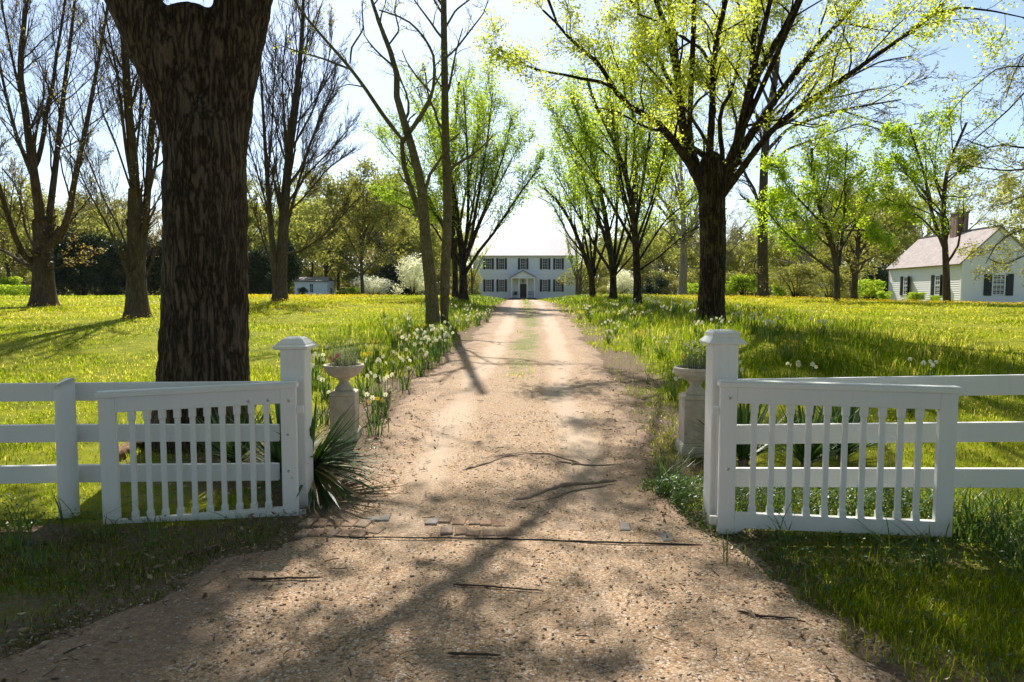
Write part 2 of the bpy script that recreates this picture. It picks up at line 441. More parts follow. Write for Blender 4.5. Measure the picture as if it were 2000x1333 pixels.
def flat(name, col, rough=.6, trans=0.0):
    if trans:
        return m_leaf(name, [(0, tuple(q * .9 for q in col)), (1, col)], trans, 1.0, .02)
    return simple(name, col, rough)
PETAL_W = flat('petal_white', (.84, .84, .76), .5, .35)
PETAL_Y = flat('petal_yellow', (.80, .62, .05), .5, .35)
CUP_O = flat('cup_orange', (.80, .42, .03), .5, .3)
CUP_Y = flat('cup_yellow', (.82, .66, .14), .5, .3)
BUTTER = flat('buttercup_petal', (.85, .62, .004), .4, .45)
PINK = flat('petal_magenta', (.62, .06, .30), .5, .3)
LAV = m_leaf('lavender_leaf', [(0, (.10, .12, .08)), (1, (.24, .27, .17))], .4, 1.2)
STEM = m_leaf('stem_green', [(0, (.08, .13, .03)), (1, (.12, .19, .05))], .3, 1.2)

# ------------------------------------------------------------------ driveway edges (traced on the ground, then a function of distance)
_L = [G(*p) for p in ((560, 1075), (600, 1040), (625, 1000), (690, 930), (735, 860), (760, 800), (815, 745), (880, 700), (925, 660), (960, 622), (983, 596))]
_R = [G(*p) for p in ((1440, 1075), (1395, 1045), (1310, 990), (1285, 930), (1262, 860), (1240, 800), (1205, 745), (1172, 700), (1140, 660), (1108, 622), (1080, 596))]
_L = np.array([(-7.5, -30, 0), (-5.5, -3, 0), (-3.2, 1.2, 0), (-2.55, 2.9, 0), (-2.22, 3.35, 0), (-1.93, 3.75, 0), (-1.8, 4.3, 0)] + [tuple(q) for q in _L] + [(-.25, 80, 0), (.5, 108.5, 0)])
_R = np.array([(6, -30, 0), (3.6, -3, 0), (2.3, 1.6, 0), (1.66, 2.9, 0), (1.62, 3.35, 0), (1.55, 3.75, 0), (1.5, 4.3, 0)] + [tuple(q) for q in _R] + [(2.6, 80, 0), (3.4, 108.5, 0)])
def xl(y): return np.interp(y, _L[:, 1], _L[:, 0])
def xr(y): return np.interp(y, _R[:, 1], _R[:, 0])
def drive_d(x, y):
    """metres outside the driveway (negative inside)"""
    return np.maximum(xl(y) - x, x - xr(y)) + .22 * (fbm(x, y, 1.6, 9) - .5) * sm(2, 6, y) + .55 * (fbm(x, y, 2.4, 19) - .5) * sm(1, 5, y) + .22 * (fbm(x, y, 6.5, 29) - .5)

# ground sheet
def sgrid(n, near, far): # symmetric sinh spacing
    k = np.linspace(-1, 1, n); a = math.asinh(far / near)
    return near * np.sinh(a * k)
gx = sgrid(221, 3.0, 650.0)
gy = np.concatenate([np.linspace(-60, -2, 20)[:-1], np.linspace(-2, 14, 90)[:-1], np.geomspace(14, 690, 170)])
X, Y = np.meshgrid(gx, gy)
Z = H(X, Y)
nx, ny = len(gx), len(gy)
idx = np.arange(nx * ny).reshape(ny, nx)
Q = np.stack([idx[:-1, :-1], idx[:-1, 1:], idx[1:, 1:], idx[1:, :-1]], -1).reshape(-1, 4)
dd = drive_d(X, Y)
bare = np.clip(1 - sm(.1, 1.1, dd), 0, 1) *   .85 + .27 * sm(.6, .38, fbm(X, Y, .9, 21)) * (Y > 5)
bare = np.maximum(bare, .75 * np.exp(-(((X + 2.6) / 1.6) ** 2 + ((Y - 6.6) / 1.3) ** 2)))
bare = np.maximum(bare, .55 * np.exp(-(((X + 1.2) / .8) ** 2 + ((Y - 6.3) / 2.5) ** 2)))
bare = np.maximum(bare, np.where(Y < 5.0, np.where(X < 0, .66, .42), 0) * (.5 + .9 * (fbm(X, Y, 1.1, 3))))
ground = mk('ground', np.stack([X, Y, Z], -1), Q, None, LAWN_M, None, True, {'bare': bare.ravel()})
tag(ground, kind='structure')

# driveway sheet with ragged, sinking edges
dy = np.concatenate([np.linspace(-25, 2, 28)[:-1], np.linspace(2, 12, 130)[:-1], np.geomspace(12, 108, 190)])
du = np.linspace(-.32, 1.32, 60)
YY, UU = np.meshgrid(dy, du, indexing='ij')
XL, XR = xl(YY), xr(YY)
wid = XR - XL
ext = .55 / wid
UUx = np.where(UU < 0, UU / .32 * ext, np.where(UU > 1, 1 + (UU - 1) / .32 * ext, UU))
XX = XL + wid * UUx
d = drive_d(XX, YY)
ZZ = H(XX, YY) + .022 - .075 * sm(-.10, .22, d) + .012 * (fbm(XX, YY, 2.2, 31) - .5)
cen = (UUx - .5) * wid
tr_w = np.interp(YY, [0, 4, 7, 20, 110], [.2, .45, .75, .85, .85])
trk = np.exp(-((abs(cen) - .72) / .34) ** 2) * tr_w
ZZ -= .018 * trk
green = np.exp(-((cen + .15 * (vnoise(YY, YY * 0, .5, 12) - .5)) / (.20 + .26 * vnoise(YY, YY * 0, .8, 13))) ** 2) * sm(8.5, 15, YY) * (.55 + .45 * sm(.3, .6, fbm(XX, YY, 1.1, 71)))
edge = np.maximum(sm(-.75, .0, d) * np.interp(YY, [0, 4, 6, 30], [.35, .45, .8, .6]), .85 * sm(-1.05, -1.9, XX) * (1 - sm(4.2, 5.2, YY)))
n0, n1_ = XX.shape
idx = np.arange(n0 * n1_).reshape(n0, n1_)
Q = np.stack([idx[:-1, :-1], idx[:-1, 1:], idx[1:, 1:], idx[1:, :-1]], -1).reshape(-1, 4)[:, ::-1]
drive = mk('driveway', np.stack([XX, YY, ZZ], -1), Q, None, GRAVEL, None, True, {'track': trk.ravel(), 'green': green.ravel(), 'edge': edge.ravel()})
tag(drive, kind='structure')

# loose pebbles
N = 16000
py = 2.3 + (rng.random(N) ** 1.5) * 6.5
px = xl(py) - .15 + rng.random(N) * (xr(py) - xl(py) + .3)
k = (rng.random(N) < .35 + .65 * vnoise(px, py, 2.5, 44)) & (rng.random(N) > .85 * np.exp(-((abs(px - xc(py)) - .72) / .3) ** 2) * sm(3.5, 6, py))
px, py = px[k], py[k]; N = len(px)
oc = np.array([(1, 0, 0), (0, 1, 0), (-1, 0, 0), (0, -1, 0), (0, 0, 1), (0, 0, -.6)], float)
of = np.array([(0, 1, 4), (1, 2, 4), (2, 3, 4), (3, 0, 4), (1, 0, 5), (2, 1, 5), (3, 2, 5), (0, 3, 5)])
sz = .0045 + .0085 * rng.random(N) ** 2.2
an = rng.uniform(0, 6.28, N)
sc3 = np.stack([sz * rng.uniform(.8, 1.5, N), sz * rng.uniform(.7, 1.1, N), sz * rng.uniform(.3, .5, N)], -1)
Vp = oc[None] * sc3[:, None] * rng.uniform(.8, 1.2, (N, 6, 1))
ca, sa = np.cos(an)[:, None], np.sin(an)[:, None]
Vp = np.stack([Vp[..., 0] * ca - Vp[..., 1] * sa, Vp[..., 0] * sa + Vp[..., 1] * ca, Vp[..., 2]], -1)
Vp += np.stack([px, py, H(px, py) + .021 + sz * .15 + .012 * (fbm(px, py, 2.2, 31) - .5)], -1)[:, None]
o = mk('gravel_pebbles', Vp, None, (of[None] + np.arange(N)[:, None, None] * 6).reshape(-1, 3), PEBBLE, None, True, {'rnd': np.repeat(rng.random(N), 6)})
tag(o, kind='stuff')

# fallen leaves on the drive edges and under the gates
N = 2000
ly = 2.4 + rng.random(N) ** 1.3 * 9
sidew = rng.random(N) < .62
lx = np.where(sidew, xl(ly) + rng.normal(-.05, .32, N), xr(ly) + rng.normal(0, .25, N))
m2 = (np.arange(N) % 4 == 0); lx[m2] = -2.6 + rng.normal(0, .8, m2.sum()); ly[m2] = 6.2 + rng.normal(0, .8, m2.sum())
zz = H(lx, ly) + .026 + rng.random(N) * .012
V, Q = leafquads(np.stack([lx, ly, zz], -1), .028 + .03 * rng.random(N) ** 2, rng, .9, .6, .5)
o = mk('fallen_leaves', V, Q, None, LITTER, None, False, {'rnd': np.repeat(rng.random(N) ** 1.3, 4)})
tag(o, kind='stuff')

# ------------------------------------------------------------------ grass
BANK_L = lambda x, y: sm(.1, .7, drive_d(x, y)) * (x < xc(y)) * (1 - sm(2.2, 3.4, abs(x - xl(y)))) * sm(11.5, 15, y) * (1 - sm(70, 95, y))
BANK_R = lambda x, y: sm(.25, 1.2, drive_d(x, y)) * (x > xc(y)) * (1 - sm(6.0, 8.2, x - xr(y))) * sm(8.5, 12, y) * (1 - sm(70, 95, y))
N = 560000
r = 2.3 * (80 / 2.3) ** rng.random(N)
th = rng.uniform(-.86, .86, N)
x, y = r * np.sin(th), r * np.cos(th)
dd = drive_d(x, y)
cen = abs(x - xc(y))
keep_p = np.where(dd > -.3, np.where((x > xc(y)) | (y < 4.9), sm(-.3, .35, dd), sm(-.15, .75, dd) ** 1.4), 0)
keep_p = np.maximum(keep_p, .8 * np.exp(-(cen / .25) ** 2) * sm(9, 15, y) * sm(.35, .6, fbm(x, y, 1.1, 71)))
patch = fbm(x, y, .9, 21)
keep_p *= np.where(y < 5.4, np.where(x < 0, .10, .2) + .85 * sm(.42, .62, patch), .15 + 1.0 * sm(.34, .55, patch))
bareL = np.exp(-(((x + 2.6) / 1.5) ** 2 + ((y - 6.6) / 1.2) ** 2)); keep_p *= 1 - .85 * bareL
keep_p *= np.where((x > -2.2) & (x < -.4) & (y > 5) & (y < 9), .35, 1.0)
keep_p *= np.where((x < 0) & (y < 5.0) & (x > -2.4), .8, 1.0)
k = rng.random(N) < keep_p
x, y, r = x[k], y[k], r[k]; n = len(x)
bank = np.maximum(BANK_L(x, y), BANK_R(x, y))
big = fbm(x, y, .22, 33)
h = (.03 + .04 * rng.random(n)) * (1 + 1.1 * sm(.5, .78, fbm(x, y, .5, 52))) * (1 + .5 * sm(15, 40, y)) * np.where(drive_d(x, y) < 0, .6, 1)
h = np.where((drive_d(x, y) < -.6) & (y > 9), h * 1.7, h)
h = np.where(rng.random(n) < bank * .65, .12 + .18 * rng.random(n), h)
w = np.maximum(.0034, r * .00062) * rng.uniform(.8, 1.6, n)
ton = .45 + .22 * rng.normal(size=n) * .8 + .5 * (big - .5) + .12 * sm(10, 25, y) + .75 * (fbm(x, y, .6, 81) - .5) + .4 * (fbm(x, y, 2.2, 82) - .5)
ton = np.where(y < 5.2, ton - np.where(x < 0, .34, .16), ton)  # blades before the gates coloured darker, most at left, as painted shade
ton = np.where(h > .19, .12 + .5 * (ton - .2), ton)
ton = np.where(rng.random(n) < .05 + .30 * sm(.52, .68, fbm(x, y, .8, 83)) * (y > 5), .95, ton)
V, Q, T, kk = blades(np.stack([x, y, H(x, y) - .006], -1), h, w, rng.uniform(0, 6.28, n), rng.uniform(.2, .95, n), 2)
o = mk('grass', V, Q, T, GRASS, None, False, {'rnd': np.repeat(np.clip(ton, 0, 1), kk)})
tag(o, kind='stuff')

# taller grass: along the gates, banks and tufts
def tall(name, x, y, h0, h1, wmul, tone, mat=None, lean=(.35, 1.1)):
    n = len(x); r = np.hypot(x, y)
    h = rng.uniform(h0, h1, n)
    V, Q, T, kk = blades(np.stack([x, y, H(x, y) - .01], -1), h, np.maximum(.005, r * .0008) * wmul * rng.uniform(.7, 1.4, n), rng.uniform(0, 6.28, n), rng.uniform(*lean, n), 4, .8)
    o = mk(name, V, Q, T, mat or GRASS_LONG, None, False, {'rnd': np.repeat(np.clip(tone + .22 * rng.normal(size=n), 0, 1), kk)})
    tag(o, kind='stuff'); return o
xs, ys = [], []
def scat(cx, cy, sx, sy, n):
    xs.append(cx + rng.normal(0, sx, n)); ys.append(cy + rng.normal(0, sy, n))
for i in range(16): scat(1.7 + i * .15, 5.15 + rng.normal(0, .1), .08, .14, 26)
for i in range(22): scat(3.05 + abs(rng.normal(0, .7)), 4.55 + rng.normal(0, .35), .06, .06, 30)
for i in range(12): scat(1.2 + rng.random() * 2.2, 4.2 + rng.normal(0, .3), .04, .04, 12)
for i in range(9): scat(-2.9 + rng.normal(0, .6), 4.6 + rng.normal(0, .25), .05, .05, 14)
for i in range(7): scat(-4.0 + rng.normal(0, .5), 4.9 + rng.normal(0, .4), .05, .05, 16)
for i in range(6): scat(1.35 + rng.normal(0, .1), 5.6 + rng.normal(0, .3), .05, .06, 20)
X_, Y_ = np.concatenate(xs), np.concatenate(ys)
tall('long_grass', X_, Y_, .14, .42, 1.5, .5)
xs, ys = [], []
n = 22000
bx = rng.uniform(-6, 12, n); by = 9 + 60 * rng.random(n) ** 1.8
bp = np.maximum(BANK_L(bx, by), BANK_R(bx, by)) * (.25 + .75 * sm(.4, .6, fbm(bx, by, .7, 91)))
k = rng.random(n) < bp
tall('bank_grass', bx[k], by[k], .14, .34, .85, .36, None, (.2, .9))

# low leafy ground cover by the gates
def cover(name, x, y, h0, h1, size, mat, tone=.5):
    n = len(x); zz = H(x, y) + rng.uniform(h0, h1, n)
    V, Q = leafquads(np.stack([x, y, zz], -1), size, rng, .7, 1, .6)
    o = mk(name, V, Q, None, mat, None, False, {'rnd': np.repeat(np.clip(tone + .25 * rng.normal(size=n), 0, 1), 4)})
    tag(o, kind='stuff'); return o
n = 9000
cx_ = np.concatenate([1.28 + rng.normal(0, .13, 2600), rng.uniform(1.5, 3.4, 4400), rng.uniform(1.3, 4.2, 2000)])
cy_ = np.concatenate([5.35 + rng.normal(0, .32, 2600), 5.25 + rng.normal(0, .25, 4400), 4.2 + rng.normal(0, .35, 2000)])
k = drive_d(cx_, cy_) > -.12
hh = np.exp(-((cy_ - 5.3) / .35) ** 2)
cx_, cy_, hh = cx_[k], cy_[k], hh[k]
zz = H(cx_, cy_) + .01 + (.04 + .20 * hh) * rng.random(len(cx_))
V, Q = leafquads(np.stack([cx_, cy_, zz], -1), .032, rng, .7, 1, .6)
o = mk('ground_cover', V, Q, None, WEED, None, False, {'rnd': np.repeat(np.clip(.5 + .25 * rng.normal(size=len(cx_)), 0, 1), 4)}); tag(o, kind='stuff')
n = 8500
cx_ = np.concatenate([rng.uniform(-4.6, -1.7, 3500), rng.uniform(1.6, 4.5, 5000)]); cy_ = np.concatenate([rng.uniform(3.0, 5.6, 3500), rng.uniform(2.8, 4.75, 5000)])
k = (drive_d(cx_, cy_) > .1) & (rng.random(n) < .3 + .9 * sm(.45, .6, fbm(cx_, cy_, 1.3, 61)))
cover('low_weeds', cx_[k], cy_[k], .01, .06, .026, WEED, .4)

# buttercups over the lawn
def buttercups(n, x0, x1, y0, y1, thr, seed, size):
    x = rng.uniform(x0, x1, n); y = y0 + (y1 - y0) * rng.random(n)
    k = (fbm(x, y, .16, seed) + .22 * (rng.random(n) - .5) > thr) & (drive_d(x, y) > .8)
    return x[k], y[k]
parts = [buttercups(17000, -22, -2.5, 17, 50, .51, 101, .05), buttercups(26000, 6.5, 36, 14, 46, .50, 102, .05), buttercups(900, -8, -2.2, 6.5, 16, .5, 103, .02), buttercups(900, 2, 9, 6.5, 14, .5, 104, .02), buttercups(2600, 5, 30, 35, 48, .35, 105, .02), buttercups(700, -.4, 3.6, 60, 66, .1, 6, .1)]
bx = np.concatenate([p[0] for p in parts]); by = np.concatenate([p[1] for p in parts]); n = len(bx)
rr = np.hypot(bx, by)
c = np.stack([bx, by, H(bx, by) + rng.uniform(.07, .2, n)], -1)
V, Q = leafquads(c, np.maximum(.022, rr * .0014), rng, .8, 1, .95)
o = mk('buttercups', V, Q, None, BUTTER, None, False, {'rnd': np.repeat(rng.random(n), 4)}); tag(o, kind='stuff')
n = 2600
bx = rng.uniform(-9, -2.4, n); by = rng.uniform(6, 20, n)
c = np.stack([bx, by, H(bx, by) + rng.uniform(.03, .08, n)], -1)
V, Q = leafquads(c[::3], .016, rng, .8, 1, .95)
o = mk('tiny_white_flowers', V, Q, None, PETAL_W, None, False, {'rnd': np.repeat(rng.random(len(c[::3])), 4)}); tag(o, kind='stuff')

# snapped twigs and bark bits on the gravel
n = 420
ty_ = 2.5 + rng.random(n) ** 1.3 * 11; tx_ = xl(ty_) + (xr(ty_) - xl(ty_)) * rng.random(n); ta = rng.uniform(0, 6.28, n); tl = .012 + .05 * rng.random(n) ** 2.5
pa = np.stack([tx_, ty_, H(tx_, ty_) + .027], -1); dv = np.stack([np.cos(ta), np.sin(ta), rng.normal(0, .06, n)], -1) * tl[:, None]
bend = rng.normal(0, .15, (n, 3)) * tl[:, None]; bend[:, 2] *= .2
V, Q, T = tubes(np.stack([pa - dv, pa + bend, pa + dv], 1), np.full((n, 3), .0022) * rng.uniform(.6, 1.6, (n, 1)), 4)
o = mk('fallen_twigs', V, Q, T, STICK_M, None, True); tag(o, kind='stuff')
UP = np.array([0, 0, 1.])
def hz(x, y): return float(H(x, y))

# ------------------------------------------------------------------ gate posts
def gate_post(cx, y0, w, ztop, label, capprof):
    cy = y0 + w / 2; zb = hz(cx, cy)
    r = thing('gate_post', label, 'gate post', (cx, cy, zb), 'gate posts of the driveway entrance')
    b = MB(); b.frusta(cx, cy, [(w / 2, zb - .15), (w / 2, zb + .015), (w / 2, ztop)]); b.build('shaft', WHITE_OLD, r, False, .012)
    b = MB(); b.frusta(cx, cy, [(a, ztop + z) for a, z in capprof]); b.build('cap', WHITE_OLD, r, False, .004)
    return r
wl = .19
lx0 = P(571.5, 760, 5.26)[0]; lzt = P(571, 682, 5.26)[2]
gpl = gate_post(lx0, 5.26, wl, lzt, 'white square gate post with a pyramid cap, beside the sagging gate under the big trunk',
          [(.100, -.008), (.135, .0), (.135, .022), (.118, .03), (.112, .042), (.075, .078), (.055, .088), (.0, .09)])
rx0 = P(1416, 780, 4.86)[0]; rzt = P(1416, 672, 4.86)[2]
gpr = gate_post(rx0, 4.86, .185, rzt, 'white square gate post with a stepped flat cap, above the ground cover of green leaves',
          [(.098, -.006), (.135, .0), (.135, .012), (.098, .048), (.098, .078), (.075, .095), (.0, .096)])

# ------------------------------------------------------------------ gates
def gate(hinge, free, zb_h, zb_f, n_pick, label, post_x, bolts, mat):
    """hinge/free: top corners in the world; zb: bottom heights"""
    hx, hy, hz_ = hinge; fx, fy, fz = free
    L = math.hypot(fx - hx, fy - hy)
    a = np.array([(fx - hx) / L, (fy - hy) / L, (fz - hz_) / L])
    n = np.array([-a[1], a[0], 0]);
    if n[1] > 0: n = -n                      # towards the road
    hgt = hz_ - zb_h
    o = np.array([hx, hy, zb_h])
    r = thing('gate', label, 'gate', (hx, hy, zb_h), 'pair of open driveway gates')
    st, tr, brl, th = .115, .115, .105, .024
    cap = .045
    b = MB(); b.obox(o, a, n, 0, st, -.02, hgt - cap, -th, th); b.build('stile', mat, r, False, .006)
    b = MB(); b.obox(o, a, n, L - st, L, .03, hgt - cap, -th, th); b.build('stile', mat, r, False, .006)
    b = MB(); b.obox(o, a, n, st, L - st, hgt - cap - tr, hgt - cap, -th + .002, th - .002); b.build('top_rail', mat, r, False, .004)
    b = MB(); b.obox(o, a, n, st, L - st, .03, .03 + brl, -th + .002, th - .002)
    # curved foot where the bottom rail meets the hinge stile
    pts = [(st + .07 * math.sin(q), .03 - .05 * (1 - math.cos(q)) if False else -.02 + .05 * math.sin(q)) for q in np.linspace(0, math.pi / 2, 6)]
    for (x0, z0), (x1, z1) in zip(pts[:-1], pts[1:]):
        b.obox(o, a, n, x0, x1 + .001, (z0 + z1) / 2, .03, -th + .004, th - .004)
    b.build('bottom_rail', mat, r, False)
    b = MB(); b.obox(o, a, n, -.012, L + .012, hgt - cap, hgt - .012, -.05, .05); b.obox(o, a, n, -.006, L + .006, hgt - .012, hgt, -.04, .04)
    b.build('cap_rail', mat, r, False, .004)
    z0, z1 = .03 + brl, hgt - cap - tr
    for i in range(n_pick):
        xc_ = st + (L - 2 * st) * (i + 1) / (n_pick + 1)
        w, w2, d, d2 = .024, .0185, .0175, .013
        b = MB()
        rings = [(z0, w, d), (z0 + .045, w, d), (z0 + .06, w2, d2), (z1 - .075, w2, d2), (z1 - .06, w, d), (z1, w, d)]
        V = []
        for (z, ww, dd_) in rings:
            for sx, sd in ((-1, -1), (1, -1), (1, 1), (-1, 1)):
                V.append(o + a * (xc_ + sx * ww) + n * (sd * dd_) + UP * z)
        Qs = [(i_ * 4 + j, i_ * 4 + (j + 1) % 4, (i_ + 1) * 4 + (j + 1) % 4, (i_ + 1) * 4 + j) for i_ in range(5) for j in range(4)]
        b.add(V, Qs); b.build('picket', mat, r, False, .003)
    for (bx, bz) in bolts:
        b = MB(); c = o + a * bx + UP * bz
        b.tube([c + n * (th - .002), c + n * (th + .006), c + n * (th + .011)], [.016, .015, .007], 10); b.build('bolt', mat, r, True)
    for bz in (.07, hgt - .22):
        b = MB(); sgn = -1
        b.obox(o, a, n, -.05, -.001, bz - .03, bz + .03, -.03, .005); b.build('hinge', WHITE_OLD, r, False, .004)
    return r
Yh, Yf = 5.12, 4.93
gate(P(578, 745, Yh), P(192, 765, Yf), P(580, 1022, Yh)[2], 0, 10, 'white picket gate sagging open in front of the big tree trunk, with round bolt heads', lx0,
     [(.06, .70), (.06, .42), (.055, .085), (.20, .085), (.33, .085), (.05, .955), (.20, .965), (.34, .965)], WHITE)
gate(P(1407, 742, 4.72), P(1870, 755, 4.60), P(1409, 1036, 4.72)[2], 0, 10, 'white picket gate swung open above leafy weeds on the sunnier verge', rx0,
     [(.06, .45), (.06, .95)], WHITE)
# weathered batten on the post behind the hinge
b = MB(); hb = P(1401, 1030, 4.83); b.box(hb[0] - .016, hb[0] + .03, 4.835, 4.858, hb[2] - .02, hb[2] + .86); b.build('hinge_batten', WHITE_OLD, gpr, False, .004)

# ------------------------------------------------------------------ rail fences
def rail(b, p0, p1, h, th=.022):
    p0 = np.asarray(p0, float); p1 = np.asarray(p1, float)
    d = p1 - p0; L = math.hypot(d[0], d[1]); a = d / L
    n = np.array([-a[1], a[0], 0]); b.obox(p0, a, n, 0, L, -h, 0, -th, th)
fl = thing('rail_fence', 'white three-rail fence with a round slant-topped post, running behind the sagging gate', 'fence', (-3.3, 5.2, hz(-3.3, 5.2)), 'three-rail fences along the road')
xe = lx0 - .02
for (va, vb, vc, vd) in ((749, 745, 784, 779), (829, 829, 863, 861), (909, 905, 943, 937)):
    pa, pb = P(0, va, 5.2), P(545, vb, 5.37); ha = pa[2] - P(0, vc, 5.2)[2]
    mid = pa + (pb - pa) * .262
    far = pa + (pa - pb) * .75; far[2] = pa[2]
    b = MB(); rail(b, far, mid - (pb - pa) * .002, ha); b.build('rail', WHITE, fl, False, .005)
    b = MB(); rail(b, mid, pb, ha); b.build('rail', WHITE, fl, False, .005)
pc = P(133, 900, 5.12)
zt = P(128, 748, 5.12)[2]
V, Q_, T_ = tubes(np.array([[(pc[0] - .012, pc[1], hz(pc[0], pc[1]) - .15), (pc[0] - .006, pc[1], .5), (pc[0], pc[1], zt - .05), (pc[0] + .001, pc[1], zt)]]), np.array([[.071, .069, .067, .066]]), 20)
top = V[:, 2] > zt - .02
V[top, 2] += (V[top, 0] - pc[0]) * .55
V[-1, 2] = zt
b = MB(); b.add(V, Q_, T_); b.build('post', WHITE, fl, True)
fr = thing('rail_fence', 'white three-rail fence behind the gate with weeds, reaching toward the cottage side', 'fence', (2.8, 5.0, hz(2.8, 5.0)), 'three-rail fences along the road')
for (va, vb, vc) in ((741, 732, 771), (830, 824, 862), (914, 915, 952)):
    pa, pb = P(1436, va, 5.03), P(2000, vb, 4.93); hb_ = pb[2] - P(2000, vc, 4.93)[2]
    mid = pa + (pb - pa) * 1.3; far = pa + (pb - pa) * 2.6
    b = MB(); rail(b, pa, mid, hb_); b.build('rail', WHITE, fr, False, .005)
    b = MB(); rail(b, mid + (pb - pa) * .002, far, hb_); b.build('rail', WHITE, fr, False, .005)
pm = P(1436, 900, 5.03) + (P(2000, 900, 4.93) - P(1436, 900, 5.03)) * 1.3
b = MB(); b.tube([(pm[0], pm[1] - .09, -.15), (pm[0], pm[1] - .09, .6), (pm[0], pm[1] - .09, 1.12)], [.07, .068, .066], 18); b.build('post', WHITE, fr, True)

# ------------------------------------------------------------------ urns on pedestals
def pedestal(cx, cy, ztop, w, label, rz):
    zb = hz(cx, cy)
    r = thing('pedestal', label, 'pedestal', (cx, cy, zb), 'stone pedestals flanking the drive')
    hh = ztop - zb
    b = MB(); b.frusta(cx, cy, [(w * .58, zb - .1), (w * .58, zb + hh * .17), (w * .57, zb + hh * .185), (w * .51, zb + hh * .235)], rz); b.build('plinth', STONE, r, False, .006)
    b = MB(); b.frusta(cx, cy, [(w * .5, zb + hh * .235), (w * .5, ztop)], rz); b.build('shaft', STONE, r, False, .007)
def urn(cx, cy, z0, R, hgt, label, rz):
    r = thing('garden_urn', label, 'urn', (cx, cy, z0), 'stone urns on pedestals')
    b = MB(); b.frusta(cx, cy, [(R * .62, z0 + .001), (R * .62, z0 + .035), (R * .50, z0 + .05)], rz); b.build('foot', STONE, r, False, .005)
    pr = [(.46, .05), (.44, .08), (.34, .10), (.26, .125), (.23, .145), (.25, .155), (.31, .165), (.30, .175), (.40, .185), (.62, .205), (.80, .232), (.91, .262), (.95, .285), (.95, .292), (1.0, .296), (1.0, .318), (.97, .326), (.90, .326), (.88, .30), (.86, .295)]
    k = hgt / .326
    b = MB(); b.frusta(cx, cy, [(R * a, z0 + z * k) for a, z in pr], 0, 40); b.build('bowl', STONE, r, True)
    b = MB(); b.frusta(cx, cy, [(R * .87, z0 + .29 * k), (R * .80, z0 + .302 * k), (R * .4, z0 + .315 * k), (.001, z0 + .318 * k)], 0, 24); b.build('soil', SOIL, r, True)
    return z0 + .315 * k
def flower_v(c, rad, nrm_, np_, cup, rg):
    """petal quads round a centre + cup tris; returns (V,Q,T)"""
    nrm_ = nrm_ / np.linalg.norm(nrm_); a = np.cross(nrm_, (0.3, .2, 1.)); a /= np.linalg.norm(a); bb = np.cross(nrm_, a)
    V, Q, T = [], [], []
    for i in range(np_):
        t0 = 2 * math.pi * i / np_; d = a * math.cos(t0) + bb * math.sin(t0); s = np.cross(nrm_, d)
        n0 = len(V)
        V += [c, c + d * rad * .62 + s * rad * .34 + nrm_ * rad * .05, c + d * rad - nrm_ * rad * .05, c + d * rad * .62 - s * rad * .34 + nrm_ * rad * .05]
        Q.append((n0, n0 + 1, n0 + 2, n0 + 3))
    nc = len(V)
    for k_, (rr, hh) in enumerate(((.18, .02), (.30, .32))):
        for j in range(6):
            t0 = 2 * math.pi * j / 6; V.append(c + (a * math.cos(t0) + bb * math.sin(t0)) * rad * rr * cup + nrm_ * rad * hh * cup)
    nqp = len(Q)
    for j in range(6): Q.append((nc + j, nc + (j + 1) % 6, nc + 6 + (j + 1) % 6, nc + 6 + j))
    return V, Q, nqp

pl = P(668, 860, 7.36); plx, ply = pl[0], 7.36 + .14
plz = P(668, 775, 7.36)[2]
pedestal(plx, ply, plz, .275, 'weathered stone pedestal under the urn with magenta flowers', .06)
sl = urn(plx, ply, plz, .222, P(676, 712, 7.5)[2] - plz, 'grey stone urn holding lavender and magenta flowers', .06)
pr_ = P(1364, 880, 6.72); prx, pry = pr_[0], 6.72 + .15
prz = P(1364, 784, 6.72)[2]
pedestal(prx, pry, prz, .275, 'weathered stone pedestal half hidden by the stepped-cap gate post', -.04)
sr = urn(prx, pry, prz, .222, P(1366, 717, 6.87)[2] - prz, 'grey stone urn holding a white-flowering bushy plant', -.04)

